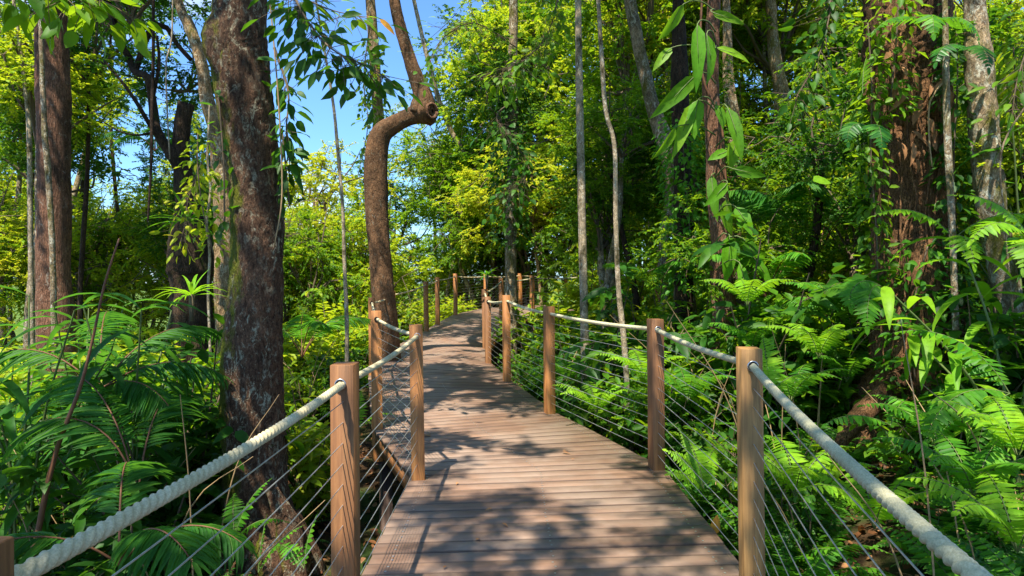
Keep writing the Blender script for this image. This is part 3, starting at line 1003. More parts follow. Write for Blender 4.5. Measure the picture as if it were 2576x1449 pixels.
tree("forest_tree", "big reddish brown trunk with moss and pale lichen, just left of the boardwalk", "tree", 5.5,
     [(605, 0, 148), (603, 150, 158), (617, 260, 156), (638, 400, 138), (648, 560, 145), (645, 720, 150), (634, 900, 166), (638, 1100, 176), (646, 1250, 190), (668, 1400, 225)],
     "bark_red", 8.0, [('near1', (-2.2, 5.0, 7.2), 1.0, 0.3), ('near2', (-2.9, 6.6, 7.8), .8, 2.0)], 56, .10, extra=t1_extra, step=.03, seed=1, wk=.87)
tree("forest_tree", "straight reddish trunk near the left edge with a thin vine running up it", "tree", 9,
     [(128, 0, 74), (132, 150, 80), (135, 300, 80), (136, 500, 78), (136, 700, 80), (140, 790, 90)],
     "bark_brown", 9.0, [('near2', (-6.4, 8.8, 7.5), 1.1, 1.0)], 32, .06, step=.05, seed=2)


def t5_extra(mb):
    d = 11.5
    q = [P(u, v, d) for u, v in ((1058, 290), (1064, 262), (1061, 232), (1036, 165), (1010, 80), (992, 0), (975, -120), (955, -320))]
    tube(mb, q, [w / F * d / 2 for w in (62, 60, 46, 34, 30, 27, 24, 18)], 20, .06, .10, seed=9)
    # cut end of the limb: a rim with a hollow
    c = P(1078, 284, d)
    tube(mb, [c + np.array([-.14, 0, .0]), c + np.array([-.02, -.03, .01]), c + np.array([.06, -.06, .02])], [.17, .22, .19], 18, .03, .2, seed=2)


root5, _ = tree("bent_tree", "smooth brown trunk with a sharp elbow and a sawn limb end, behind the left railing", "tree", 11.5,
     [(1080, 285, 60), (1050, 287, 52), (1022, 297, 46), (990, 313, 50), (960, 336, 56), (948, 375, 60), (945, 450, 62), (949, 550, 60), (957, 650, 58), (965, 740, 62)],
     "bark_smooth", None, [('mid1', P(965, -330, 11.5), .9, 0)], 28, .07, extra=t5_extra, step=.05, seed=3)
cc0 = P(1080, 285, 11.5) + np.array([.06, -.16, .0])
tt0 = np.linspace(0, 2 * np.pi, 19)
mb = MB()
ax1, ax2 = nrm(np.array([.75, .66, 0.])), np.array([0, 0, 1.])
tube(mb, [cc0 + ax1 * .10 * math.cos(a) + ax2 * .12 * math.sin(a) for a in tt0], np.full(19, .030), 8, rough=.4, seed=4)
tube(mb, [cc0 + np.array([0, .05, 0]) + ax1 * .05 * math.cos(a) + ax2 * .06 * math.sin(a) for a in tt0], np.full(19, .03), 8, rough=.3, seed=5)
mb.build("callus", "bark_brown", root5, smooth=True)
tree("forest_tree", "pale upright trunk hung with leafy vine just behind the bent trunk", "tree", 13.5,
     [(926, -60, 24), (936, 60, 27), (944, 180, 28), (952, 300, 30), (960, 500, 30)], "bark_orange", 9, [('mid1', None, 1.0, .4)], 16, .08, seed=4)
tree("leaning_tree", "thin dark stem leaning left, in the open sky right of the bent trunk", "tree", 26,
     [(1028, -60, 9), (1058, 75, 11), (1083, 175, 13), (1108, 265, 13), (1138, 335, 13), (1168, 385, 13), (1205, 470, 14), (1232, 600, 15)], "bark_pale", 12.5, [('mid2', None, 1.1, .4)], 10, .1, seed=5)
tree("sapling", "very thin grey sapling in front of the sky between the mossy trunk and bent trunk", "tree", 7.5,
     [(812, 100, 6), (838, 260, 8), (850, 380, 9), (862, 520, 9), (866, 650, 10), (872, 800, 11), (873, 920, 11)], "bark_white", 5.6, [('dark1', None, .45, .4)], 10, .12, seed=6)
tree("forest_tree", "straight mottled trunk clothed in leaves, behind the third right-hand railing posts", "tree", 14,
     [(1292, 0, 23), (1289, 250, 26), (1289, 400, 26), (1286, 550, 30), (1285, 725, 33), (1285, 770, 35)], "bark_pale", 9, [('dark2', None, 1.0, .4), ('dark1', P(1275, 330, 13.9), .55, 2.2)], 18, .08, seed=7)
tree("slender_tree", "slender white trunk with dark lichen bands, right of the walkway centre", "tree", 8.5,
     [(1454, 0, 17), (1458, 250, 20), (1462, 450, 21), (1468, 725, 22), (1473, 950, 24)], "bark_white", 7.5, [('mid2', None, .9, .4)], 16, .06, seed=8, step=.06)
tree("slender_tree", "thin crooked pale stem just right of the white trunk, reaching down behind the cables", "tree", 7.3,
     [(1505, 0, 11), (1514, 150, 12), (1524, 280, 12), (1546, 370, 12), (1549, 550, 13), (1556, 725, 14), (1570, 860, 16), (1578, 980, 14), (1586, 1090, 14)],
     "bark_white", 6.5, [('dark2', None, .5, .4)], 12, .12, seed=9, step=.06)
tree("leaning_tree", "grey trunk patched with orange moss leaning left, right of the slender stems", "tree", 10,
     [(1584, 0, 30), (1614, 150, 34), (1646, 280, 38), (1672, 350, 44), (1698, 450, 48), (1712, 580, 50), (1722, 750, 54)], "bark_pale", 8.5, [('mid2', None, 1.0, .4)], 22, .1, seed=10, step=.06)
tree("forest_tree", "dark trunk behind the broad-leaved climber", "tree", 9.5,
     [(1706, 0, 30), (1710, 200, 46), (1716, 400, 46), (1718, 600, 48)], "bark_dark", 8.5, [('dark2', None, .9, .4)], 18, .15, seed=11)
root12, _ = tree("forest_tree", "brown trunk carrying a climber with long bright leaves", "tree", 8,
     [(1796, 0, 34), (1787, 200, 44), (1796, 350, 44), (1806, 500, 56), (1816, 600, 58), (1818, 725, 62), (1819, 850, 66)], "bark_brown", 8.5, [('near2', None, .8, .4)], 24, .12, seed=12, step=.06)


def t13_extra(mb):
    b = P(2310, 1010, 6.2); b[2] = float(gz(b[0], b[1]))
    roots(mb, b, 7, .30, 1.0, g1)
    tube(mb, [P(2265, 950, 5.9), P(2200, 1010, 5.7), P(2145, 1070, 5.55), P(2100, 1140, 5.5)], [.07, .09, .07, .03], 12, .05, .3, seed=8)
    tube(mb, [P(2330, 600, 5.9), P(2330, 760, 5.85), P(2322, 860, 5.85), P(2335, 1000, 5.8), P(2310, 1150, 5.7)], [.10, .13, .12, .10, .08], 12, .06, .15, seed=9)
    for k in range(26):   # hanging fibrous roots on the bark
        u0 = g1.uniform(2195, 2385); v0 = g1.uniform(60, 700)
        p = P(u0, v0, 5.82 - .0 * k)
        L = g1.uniform(.5, 1.6)
        pp = [p + np.array([g1.normal(0, .03), g1.normal(-.0, .03), -L * t]) for t in (0, .33, .66, 1)]
        tube(mb, pp, [.006, .010, .009, .005], 4, .06, seed=k)


tree("forest_tree", "massive shaggy red-brown trunk hung with roots and dead leaves, at the right", "tree", 6.2,
     [(2279, 0, 205), (2282, 200, 190), (2290, 350, 178), (2292, 500, 184), (2300, 650, 190), (2308, 850, 225), (2312, 980, 280)],
     "bark_shaggy", 8.5, [('near1', (5.2, 7.6, 7.8), 1.0, .4), ('near2', (2.0, 7.8, 8.4), .7, 1.4)], 64, .20, extra=t13_extra, step=.03, seed=13)
tree("forest_tree", "pale lichened trunk with green moss near the right edge", "tree", 5.6,
     [(2452, 0, 50), (2462, 150, 68), (2477, 350, 72), (2490, 500, 72), (2512, 640, 66), (2530, 725, 64), (2562, 860, 62)], "bark_pale", 8, [('near1', (5.6, 3.2, 7.0), .9, 3)], 32, .10, seed=14, step=.04)
tree("slender_tree", "thin grey pole stem standing between the shaggy trunk and pale trunk", "tree", 5.5,
     [(2378, 60, 14), (2380, 200, 17), (2384, 350, 19), (2394, 550, 17), (2402, 760, 16)], "bark_pale", 6.5, [('dark2', None, .5, .3)], 12, .08, seed=15, step=.06)
tree("forest_tree", "sunlit orange trunk in the distance, right of the climber, before a patch of sky", "tree", 16,
     [(1935, -60, 24), (1942, 60, 27), (1950, 150, 34), (1966, 240, 38), (1960, 420, 40)], "bark_orange", 9.5, [('mid1', None, 1.1, .3)], 16, .15, seed=16)
tree("forest_tree", "sunlit tan trunk directly right of the climber trunk", "tree", 14,
     [(1826, -40, 18), (1830, 100, 24), (1834, 220, 30), (1848, 330, 34), (1854, 480, 34)], "bark_orange", 9.5, [('mid2', None, 1.0, .3)], 16, .12, seed=17)
tree("forest_tree", "bright cream trunk just left of the big mossy trunk, leaning left at the top", "tree", 8,
     [(448, 0, 22), (474, 60, 28), (505, 150, 30), (520, 250, 34), (545, 340, 38), (556, 450, 46), (564, 560, 50), (566, 720, 52)], "bark_orange", 7.5, [('mid2', (-5.0, 8.4, 6.3), .8, .3)], 26, .15, seed=18, step=.05)


def t4_extra(mb):
    d = 9.6
    def br(pp, ws, s):
        tube(mb, [P(u, v, d + dd) for u, v, dd in pp], [w / F * d / 2 for w in ws], 10, .08, .15, seed=s)
    br([(462, 440, 0), (430, 385, -.1), (395, 330, 0), (384, 260, .1), (372, 195, 0), (340, 180, .1), (322, 140, .2), (300, 105, .1), (290, 60, 0), (275, 10, .1), (250, -60, 0)], [36, 28, 24, 20, 19, 18, 17, 15, 13, 11, 9], 1)
    br([(340, 182, .1), (365, 105, .2), (390, 60, .2), (420, 70, .3), (445, 110, .3), (480, 150, .2)], [14, 15, 15, 14, 12, 10], 2)
    br([(430, 385, -.1), (375, 310, -.3), (345, 260, -.4), (310, 210, -.4), (260, 150, -.3)], [14, 11, 9, 7, 4], 3)
    br([(365, 105, .2), (345, 60, .3), (320, 20, .3), (310, -50, .2)], [11, 9, 8, 6], 4)
    br([(384, 250, .1), (400, 160, .2), (395, 90, .2)], [10, 8, 6], 5)
    br([(395, 330, 0), (350, 340, -.2), (300, 330, -.3), (250, 300, -.3)], [7, 5, 4, 2], 6)


tree("gnarled_tree", "dark gnarled tree with twisting bare limbs against the sky, left of the cream trunk", "tree", 9.6,
     [(470, 260, 40), (456, 330, 42), (460, 440, 46), (474, 530, 70), (478, 600, 100), (478, 680, 115), (480, 730, 100)], "bark_dark", None, [('dark1', P(330, 60, 9.6), .55, 0), ('dark2', P(470, 230, 10.2), .45, 2)], 26, .2, extra=t4_extra, seed=19, step=.06)
tree("slender_tree", "thin sunlit pale stem at the far left edge", "tree", 12,
     [(38, 30, 8), (56, 160, 10), (72, 300, 12), (75, 480, 13)], "bark_white", 8, [('bright1', None, .8, .3)], 10, .12, seed=20)

# vines
def vine(label, d, px, mat, w=1.0, hang=True):
    pts = [P(u, v, d) for u, v, _ in px]; rad = [q / F * d / 2 for _, _, q in px]
    mb = MB(); tube(mb, pts, rad, 7, .06, .12, seed=int(px[0][0]))
    o = mb.build("vine", mat, None, tuple(pts[-1]), smooth=True)
    return tag(o, label, "vine")


vine("thin grey-brown vine climbing the straight reddish trunk at the left", 8.5, [(100, -160, 10), (103, 60, 11), (107, 200, 12), (112, 320, 14), (122, 450, 15), (131, 600, 14), (135, 760, 14), (138, 900, 14)], 'bark_pale')
vine("bright white hanging vine left of the cream trunk", 6.8, [(438, -200, 4), (434, 40, 4), (430, 110, 4), (418, 160, 4), (420, 260, 4), (427, 400, 3)], 'bark_white')
vine("dark hanging vine in the sky gap of the gnarled tree", 8.2, [(385, -200, 7), (386, 100, 8), (382, 300, 8), (380, 420, 7), (372, 560, 5)], 'bark_dark')
vine("pale twisted vine along the base of the cream trunk", 7.5, [(528, 260, 5), (522, 400, 6), (530, 480, 7), (520, 560, 7), (528, 640, 7), (524, 740, 7), (530, 900, 7)], 'bark_white')
vine("thin vine hugging the right side of the big mossy trunk", 5.15, [(668, -100, 4), (690, 120, 4), (705, 330, 4), (709, 500, 4), (690, 620, 3)], 'drywood')
vine("brown bare cane rising through the palm leaves at the left", 4.2, [(300, 600, 4), (262, 720, 6), (232, 860, 7), (200, 980, 9), (150, 1110, 12), (120, 1220, 14), (95, 1340, 14), (60, 1500, 14)], 'redstem')
vine("thin stem curving up the pale trunk at the right edge", 5.1, [(2590, 250, 5), (2520, 380, 4), (2528, 560, 4), (2540, 700, 5), (2560, 900, 5)], 'bark_pale')
vine("dangling yellowish root in front of the shaggy trunk", 5.6, [(2370, 210, 4), (2340, 255, 4), (2337, 340, 4), (2345, 420, 3)], 'drywood')

# trees standing beside and behind the viewer whose crowns shade the boardwalk
def canopy_tree(label, x, y, bark, h, crowns, r=.16, seed=1):
    zg = float(gz(x, y))
    root = thing("forest_tree", label, "tree", (x, y, zg))
    mb = MB(); c = crowns[0][1]
    tube(mb, [(x, y, zg - .2), (x + .05, y, zg + .3 * h), (x - .05, y + .05, .7 * h), (c[0], c[1], c[2] + .4)], [r * 1.3, r, r * .8, r * .5], 16, .15, .1, seed=seed)
    for q in crowns[1:]:
        tube(mb, [(x - .05, y + .05, .7 * h), ((x + q[1][0]) / 2, (y + q[1][1]) / 2, .78 * h), (q[1][0], q[1][1], q[1][2] + .3)], [r * .5, r * .4, r * .3], 10, .2, .1, seed=seed)
    mb.build("trunk", bark, root, smooth=True)
    for ck, cp, sc, rz in crowns:
        inst(CR[ck], "crown", root, np.array(cp) - np.array([x, y, zg]), (0, 0, rz), sc)


canopy_tree("tall tree behind the viewer, left of the boardwalk", -2.7, -1.6, 'bark_red', 7.5,
            [('near1', (-1.4, -0.9, 7.2), .85, .2), ('near2', (-3.6, 0.6, 7.0), .95, 1.2), ('near1', (-1.9, -3.2, 7.6), .9, 2.2)], .2, 31)
canopy_tree("tall tree beside the viewer, right of the boardwalk", 2.9, 0.2, 'bark_brown', 7.5,
            [('near2', (0.6, 0.9, 6.9), .75, .7), ('near1', (3.4, 1.4, 7.0), 1.0, 2.9), ('near2', (1.9, -1.4, 7.4), .9, 2.2)], .18, 32)

# ------------------------------------------------------------------ background trees
WIN = [(390, 230, 115), (310, 410, 75), (850, 250, 95), (840, 90, 60), (880, 400, 70), (1010, 150, 60), (1885, 190, 45), (1120, 60, 50)]   # open sky (u, v, r)
KINDS = {
    'dark1': ("tree with small dark leaves", 'bark_dark'), 'dark2': ("tree with broad dark leaves", 'bark_dark'),
    'mid1': ("tree with small mid-green leaves", 'bark_pale'), 'mid2': ("tree with loose mid-green leaves", 'bark_pale'),
    'bright1': ("tree with small bright yellow-green leaves", 'bark_pale'), 'bright2': ("tree with loose bright leaves", 'bark_pale'),
    'yellow1': ("tree with yellow leaves", 'bark_orange')}


def region(u):
    if u < 540: return "beyond the left edge undergrowth"
    if u < 960: return "between the mossy trunk and bent trunk"
    if u < 1300: return "behind the far end of the boardwalk"
    if u < 1800: return "behind the slender stems right of the boardwalk"
    if u < 2200: return "between the climber trunk and shaggy trunk"
    return "behind the trunks at the right edge"


def bgtree(u, d, zc, sc, kind, seed, trunkw=.12):
    """background tree: stem plus crown whose middle is at height zc"""
    x = (u - 1288) / F * d
    r0 = np.random.default_rng(seed)
    zg = float(gz(x, d))
    root = thing("background_tree", KINDS[kind][0] + " " + region(u), "tree", (x, d, zg), "background trees " + region(u))
    zb = zc - 1.8 * sc
    lx, ly = r0.normal(0, .25, 2)
    mb = MB()
    H = max(.6, zb - zg + .6 * sc)
    pts = [np.array([x, d, zg - .2]), np.array([x + r0.normal(0, .15), d + r0.normal(0, .15), zg + H * .35]), np.array([x + lx * .7, d + ly * .7, zg + H * .7]), np.array([x + lx, d + ly, zg + H])]
    tube(mb, pts, [trunkw * .75, trunkw * .55, trunkw * .45, trunkw * .3], 8, .3, .12, seed=seed)
    mb.build("trunk", KINDS[kind][1], root, smooth=True)
    inst(CR[kind], "crown", root, (lx, ly, zb - zg), (0, 0, r0.uniform(0, 6.28)), (sc * r0.uniform(.9, 1.15), sc * r0.uniform(.9, 1.15), sc * r0.uniform(.9, 1.2)))


gb = np.random.default_rng(77)
nbg = 0
LANE = [(900, 1270)]


def free(u, d, zc, sc):
    v = 690 - (zc - EYE) * F / d
    rp = 1.6 * sc * F / d
    for (a, b, r) in WIN:
        if math.hypot(u - a, v - b) < r * .8 + rp * .75:
            return False
    return True


def blocks_path(u, d):
    x = (u - 1288) / F * d
    return d < 23 and -3.6 < x < 1.6 + (max(0, d - 16) * .6)


tries = 0
plan = []
# layered belts: (count, u range, d range, z-centre range, scale range, kinds)
BELTS = [   # count, u range, distance range, v range of the crown's middle, scale, kinds
    (14, (-100, 560), (13, 24), (480, 720), (.8, 1.2), ['bright1', 'bright2', 'mid1', 'yellow1']),
    (13, (-100, 360), (12, 22), (-80, 520), (.8, 1.1), ['dark1', 'mid1', 'bright1', 'mid1', 'dark1']),
    (7, (230, 540), (14, 22), (250, 560), (.6, .9), ['dark1', 'dark1', 'mid1']),
    (7, (200, 560), (15, 24), (560, 640), (.8, 1.1), ['mid1', 'bright1', 'bright2']),
    (10, (680, 960), (17, 32), (560, 760), (.8, 1.2), ['bright1', 'mid1', 'bright2', 'yellow1']),
    (15, (960, 1330), (24, 34), (330, 680), (1.0, 1.4), ['bright1', 'mid1', 'dark1', 'bright2', 'mid1', 'yellow1']),
    (16, (1120, 1400), (24, 31), (-60, 480), (1.1, 1.5), ['bright1', 'mid1', 'dark1', 'bright2', 'mid2']),
    (5, (1180, 1330), (15, 20), (0, 400), (.6, .9), ['mid1', 'dark1']),
    (26, (1300, 1850), (16, 28), (-100, 640), (1.1, 1.5), ['bright1', 'bright1', 'yellow1', 'bright2', 'mid1', 'mid2']),
    (7, (1300, 1800), (11, 14), (60, 620), (.45, .65), ['dark1', 'mid1', 'mid2']),
    (26, (1800, 2250), (13, 24), (-100, 640), (.9, 1.4), ['bright1', 'mid1', 'bright2', 'mid2', 'yellow1']),
    (6, (1900, 2200), (8, 11), (150, 600), (.4, .6), ['mid1', 'mid2', 'dark2']),
    (18, (2250, 2680), (9, 20), (-50, 600), (.8, 1.2), ['mid1', 'bright1', 'dark2', 'mid2', 'bright2']),
    (6, (2400, 2650), (6, 8.5), (150, 620), (.35, .55), ['mid1', 'mid2', 'bright2']),
]
for bi, (cnt, ur, dr, zr, sr, ks) in enumerate(BELTS):
    k = 0; tries = 0
    while k < cnt and tries < 400:
        tries += 1
        u, d, zc, sc = gb.uniform(*ur), gb.uniform(*dr), gb.uniform(*zr), gb.uniform(*sr)
        zc = EYE + (690 - zc) * d / F
        if blocks_path(u, d) or not free(u, d, zc, sc): continue
        bgtree(u, d, zc, sc, ks[k % len(ks)], 1000 + bi * 50 + k, gb.uniform(.09, .2))
        k += 1
# golden crown standing clear against the sky left of the thin sapling
bgtree(768, 24, 5.6, 1.25, 'yellow1', 5001, .2)
bgtree(760, 22, 3.0, 1.1, 'bright1', 5002, .2)
bgtree(1180, 27, 1.6, 1.2, 'bright1', 5003, .15)
bgtree(1245, 28, 2.2, 1.2, 'mid1', 5004, .15)
bgtree(1110, 29, 1.2, 1.2, 'bright2', 5005, .15)
bgtree(1150, 31, 3.6, 1.2, 'mid1', 5006, .15)

# ------------------------------------------------------------------ undergrowth
FE = [fern_plant(101 + k, nf=8 + k % 3, length=.75, n=20) for k in range(3)]
SH = [shrub(201, 1.1, .55, 8, 12, .11, .42), shrub(202, .8, .5, 9, 12, .085, .5), shrub(203, 1.3, .6, 8, 10, .15, .38, T_LANCE)]
LL = [longleaf(301), longleaf(302, h=1.2, L=.35)]


def scatter(name, label, cat, protos, mats, pts, smin, smax, seed):
    g = np.random.default_rng(seed)
    mb = MB()
    for k, (x, y) in enumerate(pts):
        pr = protos[k % len(protos)]
        a = g.uniform(0, 6.28); s = g.uniform(smin, smax)
        z = float(gz(x, y)) - .03
        tx, ty = g.normal(0, .08, 2)
        def xf(V, a=a, s=s, x=x, y=y, z=z, tx=tx, ty=ty):
            W = rotz(V * s, a)
            W[:, 0] += W[:, 2] * tx; W[:, 1] += W[:, 2] * ty
            return W + np.array([x, y, z])
        mb.merge(pr, None, xf)
    o = mb.build(name, mats)
    return tag(o, label, cat, kind='stuff')


def on_deck(x, y, m=.35):
    lx = np.interp(y, LEn[:, 1], LEn[:, 0]) - m; rx = np.interp(y, REn[:, 1], REn[:, 0]) + m
    return (x > lx) & (x < rx)


def keep_clear(u, d):
    """open floor: before the mossy trunk, beside the deck, before the shaggy trunk"""
    return (545 < u < 830 and d < 5.6) or (830 < u < 1070 and 3.0 < d < 7.2) or (1640 < u < 1900 and 3.2 < d < 5.0) or (2080 < u < 2340 and 3.6 < d < 6.0) or d < 2.6


def pick(n, ur, dr, seed, m=.5, fall=1.0):
    g = np.random.default_rng(seed); out = []
    while len(out) < n:
        d = dr[0] + (dr[1] - dr[0]) * g.uniform() ** fall
        u = g.uniform(*ur); x = (u - 1288) / F * d
        if on_deck(x, d, m) or keep_clear(u, d): continue
        out.append((x, d))
    return out


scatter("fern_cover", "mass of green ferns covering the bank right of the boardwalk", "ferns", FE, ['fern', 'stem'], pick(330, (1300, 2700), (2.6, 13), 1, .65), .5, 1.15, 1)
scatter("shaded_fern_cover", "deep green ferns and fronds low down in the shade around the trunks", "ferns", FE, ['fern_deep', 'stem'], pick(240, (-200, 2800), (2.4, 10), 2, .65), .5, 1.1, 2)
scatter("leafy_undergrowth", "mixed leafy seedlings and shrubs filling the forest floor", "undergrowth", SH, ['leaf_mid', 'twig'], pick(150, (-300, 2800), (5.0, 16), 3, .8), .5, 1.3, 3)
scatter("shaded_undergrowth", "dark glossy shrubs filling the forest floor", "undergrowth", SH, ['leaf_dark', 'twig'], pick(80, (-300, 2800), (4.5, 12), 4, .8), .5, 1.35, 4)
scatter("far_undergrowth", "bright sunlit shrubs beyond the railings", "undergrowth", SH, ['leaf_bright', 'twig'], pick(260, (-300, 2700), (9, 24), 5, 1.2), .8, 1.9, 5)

scatter("withered_fronds", "withered brown fronds among the green ferns", "dead ferns", FE, ['dead', 'drywood'], pick(80, (-200, 2800), (3.0, 9), 6, .8), .45, .9, 6)
gt = np.random.default_rng(12)
mb = MB()
for x, y in pick(420, (-200, 2800), (3.0, 12), 13, .7):
    z = float(gz(x, y)); h = gt.uniform(.3, 1.9); lx, ly = gt.normal(0, .35, 2)
    tube(mb, [(x, y, z - .05), (x + lx * .4 * h, y + ly * .4 * h, z + h * .55), (x + lx * h, y + ly * h, z + h * gt.uniform(.75, 1))], [.007, .005, .002], 4, .12, .1, cap=False, seed=int(abs(x) * 100))
tag(mb.build("dry_stalks", ["drywood"]), "thin dry brown stalks standing among the undergrowth", "stalks", kind='stuff')

# leaf litter
gl = np.random.default_rng(9)
mb = MB()
n = 9000
d = gl.uniform(1.8, 12, n); u = gl.uniform(0, 2600, n); x = (u - 1288) / F * d
k = ~on_deck(x, d, -.3)
x, d = x[k], d[k]
pp = np.stack([x, d, gz(x, d) + gl.uniform(.0, .04, len(x))], 1)
a = gl.uniform(0, 6.28, len(x))
leaves(mb, pp, np.stack([np.cos(a), np.sin(a), gl.normal(0, .35, len(x))], 1), np.array([0, 0, 1.]) + gl.normal(0, .45, (len(x), 3)), gl.uniform(.05, .13, len(x)), gl.uniform(.02, .06, len(x)), T_LANCE)
tag(mb.build("leaf_litter", ["dead"]), "brown fallen leaves lying on the forest floor beside the deck", "leaf litter", kind='stuff')


# ------------------------------------------------------------------ individual plants
def fernobj(label, u, v, d, fr, mat='fern', z=None, cat="fern", name="fern"):
    """fr: list of (azimuth deg, length, rise, droop, pinna length, pinna width, pairs, roll)"""
    b = P(u, v, d)
    if z is not None: b[2] = z
    root = thing(name, label, cat, b)
    for k, f in enumerate(fr):
        az, L, rise, droop, pl, pw, n, roll = f
        mb = MB()
        gg = np.random.default_rng(int(u) * 7 + k)
        frond(mb, b, math.radians(az), L, rise, droop, n, pl, pw, 0, 1, roll, .25, .35, gg, .12)
        mb.build("frond", [mat, 'stem'], root)
    return root


# az: 0 = right, 90 = away, 180 = left, 270 = towards the camera
fernobj("sunlit fern with long arching fronds across the base of the pale trunk at the right", 2400, 600, 4.9,
        [(170, .62, .9, 1.5, .15, .035, 15, .2), (250, .5, .2, 1.7, .14, .032, 14, .1), (-20, .85, .75, 2.3, .17, .038, 20, .2)], 'fern_lime')
fernobj("large drooping fern frond hanging right of the shaggy trunk base", 2540, 990, 4.1,
        [(190, .75, .25, 1.6, .17, .04, 17, .1), (150, .8, 1.1, 1.6, .15, .036, 18, -.2), (215, .55, -.1, 1.3, .14, .034, 14, .1), (100, .6, .9, 1.2, .14, .034, 15, .1)], 'fern')
fernobj("bright fern between the last two near posts, low behind the cables", 1770, 1230, 4.6,
        [(115, .42, 1.35, .8, .10, .028, 18, .6), (160, .36, 1.2, 1.1, .09, .026, 16, .5), (60, .36, 1.2, 1.2, .09, .026, 16, -.4), (200, .3, .9, 1.2, .09, .025, 14, .3)], 'fern_lime')
fernobj("long fern frond hanging to the left of the shaggy trunk, level with the rope", 2215, 720, 5.0,
        [(195, .42, .5, 2.6, .16, .034, 16, .5), (225, .55, .1, 1.9, .15, .034, 17, .3)], 'fern')
fernobj("fern with horizontal frond reaching left behind the yellow post", 2240, 1070, 4.3,
        [(175, .42, .45, 1.1, .11, .03, 13, .1), (40, .4, .8, 1.4, .12, .03, 13, .1)], 'fern')
fernobj("bright fern fronds just right of the yellow post top", 1935, 990, 4.5,
        [(80, .48, 1.2, .9, .12, .03, 17, .7), (10, .42, .75, 1.2, .10, .026, 15, .2), (120, .4, 1.3, .9, .1, .026, 15, .3)], 'fern_lime')
fernobj("hanging fern high on the shaggy trunk, frond pointing down", 2195, 330, 5.6,
        [(200, .40, .6, 2.6, .12, .03, 15, .6), (250, .5, .3, 2.2, .14, .034, 16, .3)], 'fern_deep')
fernobj("upright narrow fern frond high beside the shaggy trunk's upper left", 2170, 235, 5.4,
        [(60, .35, 1.35, .6, .10, .028, 12, .9)], 'fern_lime')
fernobj("fern growing from the top of the shaggy trunk near the picture's top edge", 2330, 60, 5.5,
        [(190, .5, .4, 1.5, .14, .034, 14, .2), (300, .55, .1, 1.8, .15, .034, 16, .2), (20, .6, .3, 1.9, .15, .034, 17, .2), (250, .5, .2, 1.8, .14, .034, 15, .2)], 'fern')
fernobj("fern hanging in front of the pale trunk at the top right", 2440, 130, 5.1,
        [(250, .5, .1, 1.7, .13, .03, 16, .3), (200, .45, .4, 1.9, .12, .03, 15, .3)], 'fern_deep')
fernobj("tall fern spray at the right edge, glowing in the sun", 2600, 620, 4.4,
        [(200, .6, .8, 1.9, .14, .034, 17, .3), (230, .6, .3, 1.5, .14, .034, 17, .3), (160, .6, 1.2, 1.3, .14, .034, 17, .3)], 'fern_lime')
fernobj("small fern at the foot of the big mossy trunk", 590, 1360, 4.6,
        [(60, .45, 1.3, 1.0, .10, .026, 16, .4), (120, .4, 1.1, 1.2, .09, .025, 15, .3), (0, .4, .9, 1.4, .09, .025, 15, .2)], 'fern')
fernobj("pair of upright fern fronds below the rope at the bottom left", 650, 1440, 3.9,
        [(85, .30, 1.4, .5, .06, .02, 14, 1.1), (30, .34, 1.1, 1.0, .07, .02, 14, .4)], 'fern')
fernobj("fern with round leaflets between the mossy trunk and first left post", 765, 1430, 4.0,
        [(85, .30, 1.35, .7, .06, .028, 10, .8), (150, .3, .8, 1.4, .07, .024, 12, .4)], 'fern')
fernobj("sunlit fern tuft beneath the deck edge left of the second left post", 900, 1080, 6.6,
        [(100, .4, 1.3, .9, .10, .028, 14, .5), (180, .45, .9, 1.4, .10, .028, 14, .2), (20, .4, .9, 1.4, .1, .028, 14, .2), (240, .4, .6, 1.4, .1, .028, 14, .2)], 'fern_lime')
for (u, v, dd, lab) in [(1500, 1040, 6.6, "fern behind the cables left of the white trunk base"), (1620, 960, 6.4, "fern right of the thin crooked stem behind the cables"),
                        (1430, 960, 8.2, "small bright fern beyond the orange post third along the right railing"), (1880, 770, 6.5, "curling bright frond right of the climber trunk"),
                        (1990, 1010, 5.2, "fern at the top of the bank behind the yellow post"), (2090, 780, 6.3, "arched fern between climber trunk and shaggy trunk"),
                        (1730, 1010, 5.9, "fern with narrow fronds left of the yellow post"), (2000, 1250, 3.9, "fern low behind the cables right of the yellow post"),
                        (2200, 1330, 3.6, "shaded fern under the right-hand rope"), (2450, 1250, 3.5, "leafy fern clump above the rope at the bottom right"),
                        (2560, 1150, 3.6, "tall fern at the right edge, halfway down"), (2350, 1120, 4.3, "fern in front of the shaggy trunk's foot"), (2060, 900, 5.6, "large arching fern on the bank above the yellow post"),
                        (2130, 960, 6.2, "fern left of the shaggy trunk's roots"), (1890, 880, 6.8, "feathery fern at the foot of the climber trunk"), (2560, 1390, 3.0, "fern in the bottom right corner")]:
    fernobj(lab, u, v, dd, [(a2 + u % 40, .55, 1.1, 1.5, .11, .028, 18, .2) for a2 in (20, 80, 140, 200, 260, 320)], 'fern' if (u // 10) % 2 else 'fern_lime')


def palmobj(label, u, v, d, fr, mat='palm', pl=.40, pw=.034, n=26):
    b = P(u, v, d); b[2] = float(gz(b[0], b[1])) if v is None else b[2]
    root = thing("palm", label, "palm", b)
    for k, (az, L, rise, droop, roll) in enumerate(fr):
        mb = MB()
        frond(mb, b, math.radians(az), L, rise, droop, n, pl, pw, 0, 1, roll, .85, .45, np.random.default_rng(int(u) + k), .28, T_LANCE, .008, .55)
        mb.build("frond", [mat, 'redstem'], root)
    return root


